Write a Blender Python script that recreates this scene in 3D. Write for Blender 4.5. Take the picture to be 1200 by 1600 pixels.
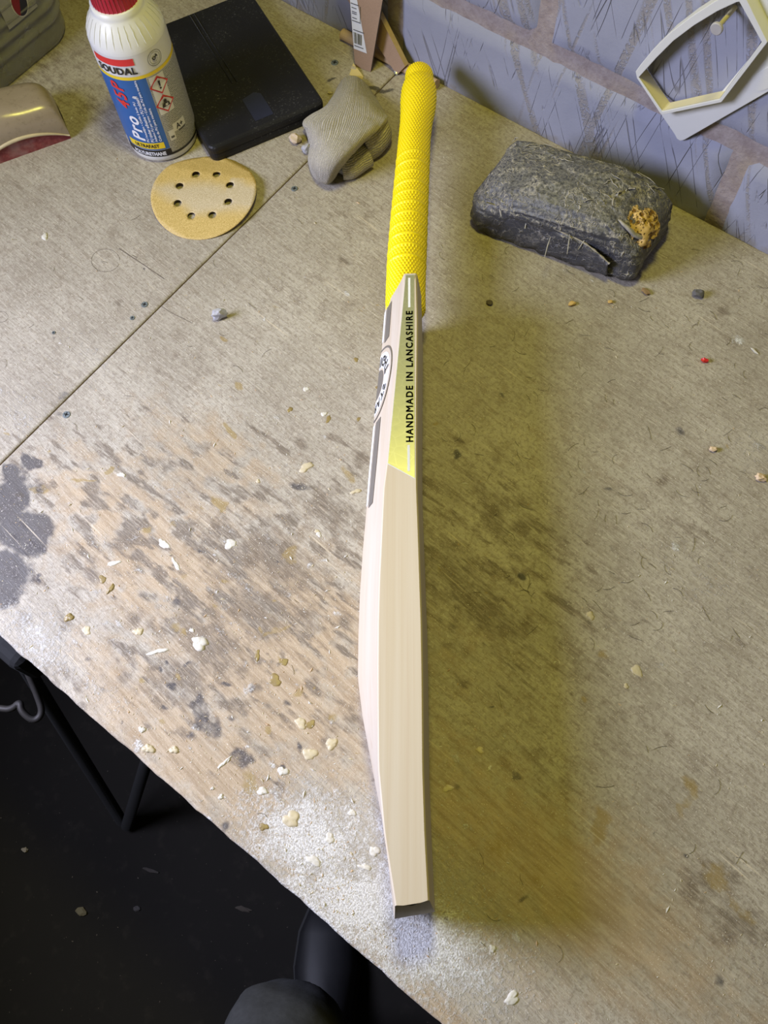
import bpy, bmesh, math, random
import numpy as np
from mathutils import Vector, Matrix

for o in list(bpy.data.objects):
    bpy.data.objects.remove(o, do_unlink=True)
SC = bpy.context.scene
COL = SC.collection
PI = math.pi

# ------------------------------------------------------------------ camera
# world: x runs along the wall, y towards the wall, z up; bench top is z = 0
FPX, CAM_H = 1400.0, 0.82
_th, _ro, _aw = math.radians(23), math.radians(-7), math.radians(44.35)
_r = Vector((1, 0, 0)); _w = Vector((0, math.sin(_th), -math.cos(_th))); _u = _r.cross(_w)
_r2 = math.cos(_ro) * _r + math.sin(_ro) * _u
_u2 = -math.sin(_ro) * _r + math.cos(_ro) * _u
_RZ = Matrix.Rotation(_aw, 3, 'Z')
CR, CU, CF = _RZ @ _r2, _RZ @ _u2, _RZ @ _w
cam_d = bpy.data.cameras.new('camera')
cam_d.sensor_fit = 'HORIZONTAL'; cam_d.sensor_width = 36; cam_d.lens = 36 * FPX / 1200
cam_d.clip_start = 0.01
cam = bpy.data.objects.new('camera', cam_d); COL.objects.link(cam)
m3 = Matrix((CR, CU, -CF)).transposed()
cam.matrix_world = Matrix.Translation((0, 0, CAM_H)) @ m3.to_4x4()
SC.camera = cam

def at(x, y, z=0.0):
    """world point at height z seen at photo pixel x, y (survey of the place)"""
    d = (x - 600) * CR - (y - 800) * CU + FPX * CF
    t = (z - CAM_H) / d.z
    return Vector((d.x * t, d.y * t, z))

def at_y(x, y, Y):
    d = (x - 600) * CR - (y - 800) * CU + FPX * CF
    t = Y / d.y
    return Vector((d.x * t, Y, CAM_H + d.z * t))

# ------------------------------------------------------------------ world, lights, exposure
SC.view_settings.view_transform = 'Standard'
SC.view_settings.look = 'None'
SC.view_settings.gamma = 1.0
SC.view_settings.use_curve_mapping = False
SC.view_settings.exposure = 0.0
wd = bpy.data.worlds.new('world'); SC.world = wd; wd.use_nodes = True
wb = wd.node_tree.nodes['Background']
wb.inputs[0].default_value = (0.60, 0.55, 0.24, 1); wb.inputs[1].default_value = 0.08

def area(name, loc, target, size, power, color, spread=PI, size_y=None):
    d = bpy.data.lights.new(name, 'AREA'); d.energy = power; d.color = color
    d.shape = 'RECTANGLE' if size_y else 'DISK'
    d.size = size
    if size_y: d.size_y = size_y
    d.spread = spread
    o = bpy.data.objects.new(name, d); COL.objects.link(o)
    o.location = loc
    o.rotation_euler = (Vector(target) - Vector(loc)).to_track_quat('-Z', 'Y').to_euler()
    return o
# cool work light standing in front of the bench on the left, warm ceiling lamp near the wall
area('work_light', (-0.94, -0.39, 0.635), (-0.20, 0.10, 0.0), 0.52, 10.0, (0.715, 0.75, 1.0), math.radians(105))
area('ceiling_lamp', (-0.33, 0.46, 1.45), (-0.3, 0.3, 0), 0.22, 9.0, (1.0, 0.90, 0.17))

# ------------------------------------------------------------------ helpers
def tag(o, label=None, cat=None, group=None, kind=None):
    if label: o['label'] = label
    if cat: o['category'] = cat
    if group: o['group'] = group
    if kind: o['kind'] = kind
    return o

def empty(name, loc=(0, 0, 0), rz=0):
    o = bpy.data.objects.new(name, None); COL.objects.link(o)
    o.location = loc; o.rotation_euler = (0, 0, rz); o.empty_display_size = 0.02
    return o

def mesh_obj(name, verts, faces, mat, parent=None, smooth=False):
    me = bpy.data.meshes.new(name)
    me.from_pydata([tuple(v) for v in verts], [], faces)
    me.update()
    o = bpy.data.objects.new(name, me); COL.objects.link(o)
    if mat: me.materials.append(mat)
    if parent: o.parent = parent
    if smooth:
        me.polygons.foreach_set('use_smooth', [True] * len(me.polygons))
    return o

def bm_obj(name, bm, mat, parent=None, smooth=False):
    me = bpy.data.meshes.new(name); bm.to_mesh(me); bm.free()
    o = bpy.data.objects.new(name, me); COL.objects.link(o)
    if mat: me.materials.append(mat)
    if parent: o.parent = parent
    if smooth:
        me.polygons.foreach_set('use_smooth', [True] * len(me.polygons))
    return o

def grid_faces(nu, nv, close_u=False, close_v=False, base=0):
    fs = []
    for i in range(nu if close_u else nu - 1):
        for j in range(nv if close_v else nv - 1):
            a = i * nv + j; b = ((i + 1) % nu) * nv + j
            c = ((i + 1) % nu) * nv + (j + 1) % nv; d = i * nv + (j + 1) % nv
            fs.append((base + a, base + b, base + c, base + d))
    return fs

def prism(poly, z0, z1):
    """closed prism from a 2D polygon (counter-clockwise)"""
    n = len(poly)
    v = [(p[0], p[1], z0) for p in poly] + [(p[0], p[1], z1) for p in poly]
    f = [tuple(range(n - 1, -1, -1)), tuple(range(n, 2 * n))]
    f += [(i, (i + 1) % n, n + (i + 1) % n, n + i) for i in range(n)]
    return v, f

def bevel(o, w, seg=2, angle=30):
    m = o.modifiers.new('bevel', 'BEVEL'); m.width = w; m.segments = seg
    m.limit_method = 'ANGLE'; m.angle_limit = math.radians(angle)
    return o

def tube(path, rad, seg=10, cap=True):
    """tube mesh along a list of points, rad float or list"""
    P_ = [Vector(p) for p in path]; n = len(P_)
    rads = rad if isinstance(rad, (list, tuple)) else [rad] * n
    v, f = [], []
    up = Vector((0.31, 0.22, 0.92)).normalized()
    for i, p in enumerate(P_):
        t = (P_[min(i + 1, n - 1)] - P_[max(i - 1, 0)]).normalized()
        a = t.cross(up)
        if a.length < 1e-3: a = t.cross(Vector((1, 0, 0)))
        a.normalize(); b = t.cross(a)
        for k in range(seg):
            q = 2 * PI * k / seg
            v.append(p + rads[i] * (math.cos(q) * a + math.sin(q) * b))
    f = grid_faces(n, seg, close_v=True)
    if cap:
        f.append(tuple(range(seg - 1, -1, -1))); f.append(tuple((n - 1) * seg + k for k in range(seg)))
    return v, f

def lathe(profile, seg=48):
    """profile: list of (r, z)"""
    v = []
    for r, z in profile:
        for k in range(seg):
            a = 2 * PI * k / seg
            v.append((r * math.cos(a), r * math.sin(a), z))
    n = len(profile)
    f = [tuple(reversed(q)) for q in grid_faces(n, seg, close_v=True)]
    f.append(tuple(range(seg - 1, -1, -1))); f.append(tuple((n - 1) * seg + k for k in range(seg)))
    return v, f

def hash3(ix, iy, iz, seed=0):
    h = (ix * 374761393 + iy * 668265263 + iz * 2147483647 + seed * 1274126177) & 0xFFFFFFFF
    h = ((h ^ (h >> 13)) * 1274126177) & 0xFFFFFFFF
    return ((h ^ (h >> 16)) & 0xFFFF) / 65535.0

def vnoise(p, seed=0):
    """value noise, p array (n,3) -> n values in 0..1"""
    p = np.asarray(p, float)
    i = np.floor(p).astype(np.int64); f = p - i; f = f * f * (3 - 2 * f)
    out = 0
    for dx in (0, 1):
        for dy in (0, 1):
            for dz in (0, 1):
                w = np.where(dx, f[:, 0], 1 - f[:, 0]) * np.where(dy, f[:, 1], 1 - f[:, 1]) * np.where(dz, f[:, 2], 1 - f[:, 2])
                out = out + w * hash3(i[:, 0] + dx, i[:, 1] + dy, i[:, 2] + dz, seed)
    return out

def fbm(p, seed=0, oct=4):
    p = np.asarray(p, float); s = 0; a = 0.5; t = 0
    for k in range(oct):
        s = s + a * vnoise(p * 2 ** k + 17.3 * k, seed + k); t += a; a *= 0.5
    return s / t

# ------------------------------------------------------------------ materials
class NT:
    def __init__(self, name):
        self.m = bpy.data.materials.new(name); self.m.use_nodes = True
        self.t = self.m.node_tree; self.n = self.t.nodes; self.l = self.t.links
        self.b = self.n['Principled BSDF']
    def new(self, typ, **kw):
        nd = self.n.new(typ)
        for k, v in kw.items(): setattr(nd, k, v)
        return nd
    def put(self, sock, val):
        if isinstance(val, (int, float)): sock.default_value = val
        elif isinstance(val, (tuple, list)):
            sock.default_value = (*val, 1) if (len(val) == 3 and sock.type == 'RGBA') else val
        else: self.l.new(val, sock)
    def coords(self, rot=(0, 0, 0), scale=(1, 1, 1), loc=(0, 0, 0), src=None):
        mp = self.new('ShaderNodeMapping')
        mp.inputs['Rotation'].default_value = rot; mp.inputs['Scale'].default_value = scale; mp.inputs['Location'].default_value = loc
        if src is None:
            src = self.new('ShaderNodeTexCoord').outputs['Object']
        self.l.new(src, mp.inputs['Vector'])
        return mp.outputs[0]
    def noise(self, vec, scale, detail=4, rough=0.55, dist=0.0):
        nd = self.new('ShaderNodeTexNoise')
        self.l.new(vec, nd.inputs['Vector'])
        nd.inputs['Scale'].default_value = scale; nd.inputs['Detail'].default_value = detail
        nd.inputs['Roughness'].default_value = rough; nd.inputs['Distortion'].default_value = dist
        return nd.outputs['Fac']
    def voro(self, vec, scale, feature='F1', out='Distance'):
        nd = self.new('ShaderNodeTexVoronoi', feature=feature)
        self.l.new(vec, nd.inputs['Vector']); nd.inputs['Scale'].default_value = scale
        return nd.outputs[out]
    def ss(self, val, lo, hi, a=0.0, b=1.0):
        nd = self.new('ShaderNodeMapRange', interpolation_type='SMOOTHSTEP')
        self.put(nd.inputs['Value'], val)
        for k, q in zip(('From Min', 'From Max', 'To Min', 'To Max'), (lo, hi, a, b)): nd.inputs[k].default_value = q
        return nd.outputs[0]
    def math(self, op, a, b=None, c=None, clamp=False):
        nd = self.new('ShaderNodeMath', operation=op, use_clamp=clamp)
        self.put(nd.inputs[0], a)
        if b is not None: self.put(nd.inputs[1], b)
        if c is not None: self.put(nd.inputs[2], c)
        return nd.outputs[0]
    def mix(self, fac, a, b, blend='MIX'):
        nd = self.new('ShaderNodeMix', data_type='RGBA', blend_type=blend)
        self.put(nd.inputs[0], fac); self.put(nd.inputs[6], a); self.put(nd.inputs[7], b)
        return nd.outputs[2]
    def attr(self, name):
        nd = self.new('ShaderNodeAttribute'); nd.attribute_name = name
        return nd.outputs['Fac']
    def bump(self, h, strength=0.5, dist=0.001, normal=None):
        nd = self.new('ShaderNodeBump'); nd.inputs['Strength'].default_value = strength
        nd.inputs['Distance'].default_value = dist
        self.l.new(h, nd.inputs['Height'])
        if normal is not None: self.l.new(normal, nd.inputs['Normal'])
        return nd.outputs[0]
    def out(self, color=None, rough=None, normal=None, metal=None, spec=None, **kw):
        if color is not None: self.put(self.b.inputs['Base Color'], color)
        if rough is not None: self.put(self.b.inputs['Roughness'], rough)
        if metal is not None: self.put(self.b.inputs['Metallic'], metal)
        if spec is not None: self.put(self.b.inputs['Specular IOR Level'], spec)
        if normal is not None: self.l.new(normal, self.b.inputs['Normal'])
        for k, v in kw.items(): self.put(self.b.inputs[k.replace('_', ' ')], v)
        return self.m

def plain(name, col, rough=0.6, nscale=60, var=0.12, metal=0.0, bump=0.0, **kw):
    t = NT(name); v = t.coords()
    n = t.noise(v, nscale, 3)
    c = t.mix(n, tuple(x * (1 - var) for x in col), tuple(min(1, x * (1 + var)) for x in col))
    nm = t.bump(n, bump, 0.001) if bump else None
    return t.out(c, rough, nm, metal, **kw)

def mat_bench():
    t = NT('scuffed_plywood')
    P0 = t.coords()
    G = t.coords(rot=(0, 0, math.radians(5)), scale=(1, 1, 1))
    warp = t.noise(G, 5, 1)
    gy = t.new('ShaderNodeSeparateXYZ'); t.l.new(G, gy.inputs[0])
    cm = t.new('ShaderNodeCombineXYZ')
    t.l.new(gy.outputs[0], cm.inputs[0])
    t.l.new(t.math('ADD', gy.outputs[1], t.math('MULTIPLY', warp, 0.008)), cm.inputs[1])
    Gw = cm.outputs[0]
    def stretched(sx, sy, sc, det=4, ro=0.6):
        mp = t.new('ShaderNodeMapping'); mp.inputs['Scale'].default_value = (sx, sy, 1); t.l.new(Gw, mp.inputs[0])
        return t.noise(mp.outputs[0], sc, det, ro)
    grain = stretched(20, 170, 1.0, 6, 0.72)
    fine = stretched(75, 620, 1.0, 3, 0.7)
    scr = stretched(9, 330, 1.0, 1, 0.5)
    blotch = t.noise(P0, 9, 5, 0.6)
    mott = t.noise(P0, 55, 5, 0.65)
    speck = t.noise(P0, 620, 2, 0.7)
    speck2 = t.noise(P0, 260, 4, 0.75)
    c = t.mix(t.ss(blotch, 0.3, 0.7), (0.335, 0.30, 0.25), (0.46, 0.42, 0.36))
    c = t.mix(t.math('MULTIPLY', t.ss(grain, 0.42, 0.70), 0.5), c, (0.22, 0.18, 0.14))
    c = t.mix(t.math('MULTIPLY', t.ss(mott, 0.46, 0.66), 0.4), c, (0.25, 0.205, 0.155))
    c = t.mix(t.math('MULTIPLY', t.ss(fine, 0.5, 0.68), 0.5), c, (0.60, 0.545, 0.465))
    c = t.mix(t.math('MULTIPLY', t.ss(fine, 0.48, 0.34), 0.0), c, (0.2, 0.16, 0.12))
    c = t.mix(t.math('MULTIPLY', t.ss(speck2, 0.48, 0.62), 0.55), c, (0.20, 0.165, 0.13))
    # honey wood where the top is rubbed bare
    wv = t.math('ADD', t.attr('warm'), t.math('MULTIPLY', t.math('SUBTRACT', mott, 0.5), 0.9))
    c = t.mix(t.math('MULTIPLY', t.ss(wv, 0.25, 0.85), 0.85), c, t.mix(t.ss(grain, 0.35, 0.65), (0.48, 0.375, 0.26), (0.33, 0.24, 0.15)))
    # grey brown grime
    gv = t.math('ADD', t.attr('grime'), t.math('MULTIPLY', t.math('SUBTRACT', t.math('ADD', t.math('MULTIPLY', mott, 0.6), t.math('MULTIPLY', grain, 0.4)), 0.5), 1.6))
    c = t.mix(t.math('MULTIPLY', t.ss(gv, 0.32, 0.75), 0.82), c, t.mix(t.ss(fine, 0.4, 0.65), (0.125, 0.098, 0.075), (0.25, 0.205, 0.16)))
    # varnish drips
    av = t.math('ADD', t.attr('amber'), t.math('MULTIPLY', t.math('SUBTRACT', mott, 0.5), 0.8))
    c = t.mix(t.math('MULTIPLY', t.ss(av, 0.42, 0.68), 0.7), c, (0.30, 0.215, 0.075))
    # dark paint / oil
    dv = t.math('ADD', t.attr('dark'), t.math('MULTIPLY', t.math('SUBTRACT', mott, 0.5), 0.7))
    c = t.mix(t.math('MULTIPLY', t.ss(dv, 0.40, 0.68), 0.85), c, t.mix(t.ss(t.math('ADD', t.math('MULTIPLY', speck2, 0.6), t.math('MULTIPLY', mott, 0.4)), 0.52, 0.68), (0.05, 0.046, 0.054), (0.25, 0.23, 0.24)))
    # scratches that show pale wood
    c = t.mix(t.math('MULTIPLY', t.math('MULTIPLY', t.ss(scr, 0.70, 0.76), t.ss(blotch, 0.4, 0.6)), 0.6), c, (0.66, 0.57, 0.44))
    # filler and plaster dust
    du = t.math('ADD', t.attr('dust'), t.math('MULTIPLY', t.math('SUBTRACT', t.math('ADD', t.math('MULTIPLY', speck2, 0.6), t.math('MULTIPLY', mott, 0.4)), 0.5), 2.2))
    c = t.mix(t.math('MULTIPLY', t.ss(du, 0.45, 0.9), 0.9), c, t.mix(t.ss(speck, 0.4, 0.6), (0.47, 0.46, 0.455), (0.76, 0.76, 0.765)))
    fl = t.math('MULTIPLY', t.ss(speck, 0.62, 0.69), t.ss(mott, 0.36, 0.6))
    c = t.mix(t.math('MULTIPLY', fl, 0.7), c, (0.78, 0.74, 0.66))
    h = t.math('ADD', t.math('ADD', t.math('MULTIPLY', grain, 0.6), t.math('MULTIPLY', fine, 0.35)), t.math('MULTIPLY', speck2, 0.35))
    h = t.math('ADD', h, t.math('MULTIPLY', t.ss(du, 0.45, 0.9), t.math('MULTIPLY', speck, 0.8)))
    nm = t.bump(h, 0.9, 0.0013)
    return t.out(c, t.ss(mott, 0.3, 0.7, 0.5, 0.75), nm, spec=0.35)

def mat_block():
    t = NT('painted_blockwork')
    P0 = t.coords()
    # dragged, slightly slanting tooling marks in the face of the blocks
    D = t.coords(rot=(0, math.radians(22), 0), scale=(1, 1, 1))
    D2 = t.coords(rot=(0, math.radians(-12), 0), scale=(1, 1, 1))
    def st(v, sx, sz, det=3, dist=0.0):
        mp = t.new('ShaderNodeMapping'); mp.inputs['Scale'].default_value = (sx, 10, sz); t.l.new(v, mp.inputs[0])
        return t.noise(mp.outputs[0], 1.0, det, 0.55, dist)
    a = st(D, 60, 3.0, 1.2, 0.0); b = st(D2, 52, 2.6, 1.0, 0.0)
    pit = t.noise(P0, 380, 3, 0.6)
    m = t.noise(P0, 22, 4)
    ga = t.ss(t.math('ABSOLUTE', t.math('SUBTRACT', a, 0.5)), 0.0, 0.014, 1, 0)
    gb = t.ss(t.math('ABSOLUTE', t.math('SUBTRACT', b, 0.54)), 0.0, 0.011, 1, 0)
    groove = t.math('MULTIPLY', t.math('MAXIMUM', ga, gb), t.ss(m, 0.44, 0.60))
    wide = t.math('MULTIPLY', t.math('MAXIMUM', t.ss(a, 0.62, 0.68), t.ss(b, 0.66, 0.71)), t.ss(pit, 0.38, 0.52))
    c = t.mix(m, (0.285, 0.295, 0.375), (0.365, 0.375, 0.47))
    c = t.mix(t.math('MULTIPLY', wide, 0.8), c, (0.30, 0.275, 0.27))
    c = t.mix(t.math('MULTIPLY', groove, 0.6), c, (0.15, 0.14, 0.15))
    lowz = t.attr('dirt')
    c = t.mix(t.math('MULTIPLY', t.ss(t.math('ADD', lowz, t.math('MULTIPLY', t.math('SUBTRACT', t.noise(P0, 90, 5), 0.5), 1.2)), 0.4, 0.9), 0.6), c, (0.26, 0.23, 0.19))
    h = t.math('SUBTRACT', t.math('MULTIPLY', pit, 0.15), t.math('ADD', groove, t.math('MULTIPLY', wide, 0.5)))
    return t.out(c, 0.8, t.bump(h, 0.7, 0.002), spec=0.2)

def mat_mortar():
    t = NT('pinkish_mortar'); v = t.coords()
    a = t.noise(v, 70, 5, 0.7); b = t.noise(v, 12, 3)
    c = t.mix(t.ss(a, 0.3, 0.7), (0.30, 0.245, 0.235), (0.40, 0.345, 0.335))
    c = t.mix(t.ss(b, 0.5, 0.7), c, (0.40, 0.33, 0.26))
    return t.out(c, 0.95, t.bump(a, 0.8, 0.003), spec=0.1)

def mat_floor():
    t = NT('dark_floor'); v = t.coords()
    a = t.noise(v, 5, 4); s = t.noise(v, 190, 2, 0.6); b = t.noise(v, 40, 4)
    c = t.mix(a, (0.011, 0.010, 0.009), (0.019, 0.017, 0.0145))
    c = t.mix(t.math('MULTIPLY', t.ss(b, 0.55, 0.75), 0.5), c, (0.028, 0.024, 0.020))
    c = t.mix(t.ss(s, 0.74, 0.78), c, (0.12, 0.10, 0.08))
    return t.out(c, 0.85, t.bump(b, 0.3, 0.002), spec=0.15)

def mat_willow():
    t = NT('sanded_willow')
    v = t.coords(scale=(1.2, 60, 22))
    g = t.noise(v, 1.6, 4, 0.55)
    v2 = t.coords(scale=(3, 420, 260)); f = t.noise(v2, 1.0, 2)
    c = t.mix(t.ss(g, 0.35, 0.65), (0.585, 0.51, 0.415), (0.55, 0.465, 0.355))
    c = t.mix(t.math('MULTIPLY', t.ss(f, 0.55, 0.75), 0.35), c, (0.50, 0.38, 0.27))
    v3 = t.coords(scale=(9, 160, 160)); k = t.noise(v3, 1.0, 1)
    c = t.mix(t.math('MULTIPLY', t.ss(k, 0.76, 0.80), 0.75), c, (0.40, 0.20, 0.08))
    return t.out(c, 0.55, t.bump(f, 0.08, 0.0005), spec=0.3)

def mat_towel(col=(0.60, 0.55, 0.46)):
    t = NT('grey_beige_terry'); 
    u = t.new('ShaderNodeUVMap').outputs[0]
    mp = t.new('ShaderNodeMapping'); mp.inputs['Scale'].default_value = (1, 1, 1); t.l.new(u, mp.inputs[0])
    wv = t.new('ShaderNodeTexWave'); wv.wave_type = 'BANDS'; wv.bands_direction = 'X'
    t.l.new(mp.outputs[0], wv.inputs['Vector'])
    wv.inputs['Scale'].default_value = 3.2; wv.inputs['Distortion'].default_value = 3.0; wv.inputs['Detail'].default_value = 3; wv.inputs['Detail Scale'].default_value = 2.5
    P0 = t.coords(); n = t.noise(P0, 480, 3, 0.7); s = t.noise(P0, 35, 4)
    lp = t.math('MULTIPLY', wv.outputs['Fac'], t.ss(n, 0.25, 0.65))
    c = t.mix(t.ss(lp, 0.05, 0.6), tuple(x * 0.62 for x in col), tuple(x * 1.18 for x in col))
    c = t.mix(t.math('MULTIPLY', t.ss(s, 0.55, 0.75), 0.35), c, (0.30, 0.25, 0.17))
    return t.out(c, 0.95, t.bump(lp, 0.9, 0.002), spec=0.05, Sheen_Weight=0.2)

def mat_wrap():
    t = NT('dusty_black_plastic'); v = t.coords()
    a = t.noise(v, 60, 6, 0.7, 1.2); s = t.noise(v, 300, 3, 0.7); b = t.noise(v, 18, 3)
    vv = t.new('ShaderNodeTexVoronoi', feature='DISTANCE_TO_EDGE')
    wn = t.new('ShaderNodeTexNoise'); wn.inputs['Scale'].default_value = 45; t.l.new(v, wn.inputs['Vector'])
    ad = t.new('ShaderNodeMix', data_type='RGBA', blend_type='LINEAR_LIGHT'); ad.inputs[0].default_value = 0.05
    t.l.new(v, ad.inputs[6]); t.l.new(wn.outputs['Color'], ad.inputs[7])
    t.l.new(ad.outputs[2], vv.inputs['Vector']); vv.inputs['Scale'].default_value = 60
    crease = t.math('MULTIPLY', t.ss(vv.outputs['Distance'], 0.0, 0.06, 1, 0), t.ss(b, 0.38, 0.52))
    dust = t.math('ADD', t.math('MULTIPLY', t.ss(a, 0.50, 0.70), t.ss(s, 0.36, 0.58)), t.math('MULTIPLY', crease, 0.95), clamp=True)
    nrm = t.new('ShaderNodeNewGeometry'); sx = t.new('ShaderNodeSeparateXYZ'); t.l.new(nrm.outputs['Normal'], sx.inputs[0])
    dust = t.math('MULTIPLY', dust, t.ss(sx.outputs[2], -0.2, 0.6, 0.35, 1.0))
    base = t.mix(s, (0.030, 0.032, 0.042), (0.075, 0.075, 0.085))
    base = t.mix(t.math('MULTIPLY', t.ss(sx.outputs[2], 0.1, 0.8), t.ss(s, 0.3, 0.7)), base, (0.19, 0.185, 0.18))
    c = t.mix(dust, base, (0.44, 0.405, 0.335))
    h = t.math('ADD', t.math('MULTIPLY', a, 0.8), t.math('ADD', t.math('MULTIPLY', crease, 0.5), t.math('MULTIPLY', s, 0.2)))
    return t.out(c, t.ss(dust, 0, 0.6, 0.38, 0.85), t.bump(h, 0.7, 0.003), spec=0.4)

def mat_foam():
    t = NT('crumbly_yellow_foam'); v = t.coords()
    d = t.voro(v, 130); d2 = t.voro(v, 330); n = t.noise(v, 60, 3)
    hole = t.math('MAXIMUM', t.ss(d, 0.18, 0.42, 1, 0), t.math('MULTIPLY', t.ss(d2, 0.15, 0.4, 1, 0), 0.6))
    c = t.mix(hole, t.mix(n, (0.56, 0.36, 0.10), (0.70, 0.50, 0.22)), (0.20, 0.10, 0.015))
    return t.out(c, 0.85, t.bump(t.math('SUBTRACT', 1.0, hole), 0.9, 0.004), spec=0.2)

def mat_disc():
    t = NT('yellow_abrasive'); v = t.coords()
    s = t.noise(v, 800, 2, 0.6); b = t.noise(v, 26, 3)
    c = t.mix(t.ss(s, 0.35, 0.7), (0.46, 0.325, 0.10), (0.66, 0.49, 0.20))
    w = t.math('ADD', t.attr('worn'), t.math('MULTIPLY', t.math('SUBTRACT', b, 0.5), 0.6))
    c = t.mix(t.math('MULTIPLY', t.ss(w, 0.3, 0.75), 0.85), c, t.mix(t.ss(s, 0.35, 0.7), (0.48, 0.40, 0.27), (0.62, 0.54, 0.41)))
    return t.out(c, 0.6, t.bump(s, 0.5, 0.0006), spec=0.4)

def mat_ply_edge():
    t = NT('plywood_edge'); v = t.coords(scale=(1, 1, 1))
    n = t.noise(v, 160, 4)
    return t.out(t.mix(n, (0.46, 0.31, 0.13), (0.68, 0.52, 0.28)), 0.7, t.bump(n, 0.4, 0.001))

def mat_card(col):
    t = NT('brown_hardboard'); v = t.coords(scale=(1, 1, 1))
    n = t.noise(v, 500, 3, 0.6); b = t.noise(v, 30, 3)
    c = t.mix(n, tuple(x * 0.85 for x in col), tuple(x * 1.12 for x in col))
    c = t.mix(t.math('MULTIPLY', t.ss(b, 0.5, 0.8), 0.3), c, tuple(x * 0.7 for x in col))
    return t.out(c, 0.85, t.bump(n, 0.2, 0.0005), spec=0.15)

def mat_foil():
    t = NT('gold_green_foil'); v = t.coords()
    d = t.voro(v, 85, 'DISTANCE_TO_EDGE'); n = t.noise(v, 350, 2)
    c = t.mix(t.ss(d, 0.0, 0.05, 1, 0), (0.60, 0.62, 0.44), (0.66, 0.68, 0.50))
    c = t.mix(t.math('MULTIPLY', n, 0.25), c, (0.40, 0.42, 0.26))
    return t.out(c, t.math('ADD', 0.30, t.math('MULTIPLY', n, 0.12)), t.bump(d, 0.06, 0.0005), metal=0.75)

def mat_print():
    """flat small print: rows of grey marks on white"""
    t = NT('small_print'); u = t.new('ShaderNodeUVMap').outputs[0]
    sp = t.new('ShaderNodeSeparateXYZ'); t.l.new(u, sp.inputs[0])
    row = t.math('FRACT', t.math('MULTIPLY', sp.outputs[1], 46.0))
    rowm = t.ss(t.math('ABSOLUTE', t.math('SUBTRACT', row, 0.5)), 0.24, 0.34, 1, 0)
    mp = t.new('ShaderNodeMapping'); mp.inputs['Scale'].default_value = (110, 46, 1); t.l.new(u, mp.inputs[0])
    n = t.noise(mp.outputs[0], 1.0, 2, 0.7)
    ink = t.math('MULTIPLY', rowm, t.ss(n, 0.42, 0.5))
    return t.out(t.mix(t.math('MULTIPLY', ink, 0.85), (0.46, 0.455, 0.43), (0.09, 0.09, 0.09)), 0.45)

M = {}
M['bench'] = mat_bench()
M['bench_edge'] = plain('raw_ply_edge', (0.16, 0.115, 0.075), 0.8, 120, 0.4)
M['block'] = mat_block(); M['mortar'] = mat_mortar(); M['floor'] = mat_floor()
M['willow'] = mat_willow()
M['grip'] = plain('yellow_rubber', (0.90, 0.72, 0.002), 0.42, 40, 0.04)
M['foil'] = mat_foil()
M['ink'] = plain('black_print', (0.012, 0.012, 0.012), 0.4)
M['silver'] = plain('silver_print', (0.62, 0.63, 0.66), 0.35, 60, 0.05)
M['white_print'] = plain('white_print', (0.80, 0.81, 0.86), 0.35, 60, 0.04)
M['grey_print'] = plain('grey_print', (0.155, 0.14, 0.125), 0.35, 60, 0.08)
M['bottle'] = plain('white_polyethylene', (0.74, 0.735, 0.70), 0.35, 14, 0.09)
M['cap'] = plain('red_plastic', (0.40, 0.018, 0.035), 0.35, 30, 0.12)
M['blue'] = plain('blue_print', (0.022, 0.115, 0.36), 0.35, 50, 0.06)
M['red'] = plain('red_print', (0.70, 0.030, 0.028), 0.35, 50, 0.05)
M['yellow'] = plain('yellow_print', (0.82, 0.60, 0.02), 0.35, 50, 0.05)
M['label_white'] = plain('label_white', (0.70, 0.69, 0.66), 0.4, 50, 0.04)
M['print'] = mat_print()
M['grey_text'] = plain('grey_ink', (0.10, 0.10, 0.10), 0.5)
M['slab'] = None
M['towel'] = mat_towel(); M['wrap'] = mat_wrap(); M['foam'] = mat_foam(); M['disc'] = mat_disc()
M['ply_edge'] = mat_ply_edge(); M['card'] = mat_card((0.40, 0.27, 0.19))
M['dowel'] = plain('dowel_wood', (0.52, 0.37, 0.23), 0.6, 90, 0.2)
M['white_plastic'] = plain('white_plastic', (0.72, 0.72, 0.70), 0.4, 30, 0.05)
M['cream_plastic'] = plain('yellow_tint_plastic', (0.70, 0.64, 0.42), 0.45, 40, 0.1)  # on the bracket lining this cream paints in reflected yellow light
M['steel'] = plain('dull_steel', (0.36, 0.35, 0.33), 0.45, 90, 0.25, metal=0.8)
M['zinc'] = plain('zinc_screw', (0.20, 0.23, 0.25), 0.5, 300, 0.5, metal=0.5)
M['paper'] = plain('yellow_paper', (0.62, 0.50, 0.22), 0.8, 60, 0.15)
M['glue'] = plain('cream_dried_glue', (0.52, 0.45, 0.31), 0.5, 180, 0.2, bump=0.4)
M['glue_white'] = plain('white_filler', (0.60, 0.575, 0.52), 0.75, 200, 0.18, bump=0.5)
M['glue_dark'] = plain('amber_varnish_drop', (0.25, 0.185, 0.075), 0.4, 160, 0.3, bump=0.2)
M['black_metal'] = plain('black_steel', (0.006, 0.006, 0.0065), 0.85, 60, 0.3)
M['trouser'] = plain('charcoal_trouser', (0.030, 0.031, 0.033), 0.85, 160, 0.35, bump=0.3)
M['shoe'] = plain('black_shoe', (0.010, 0.010, 0.012), 0.55, 90, 0.2)
M['rubber'] = plain('black_rubber', (0.012, 0.012, 0.012), 0.7, 90, 0.2)

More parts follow.
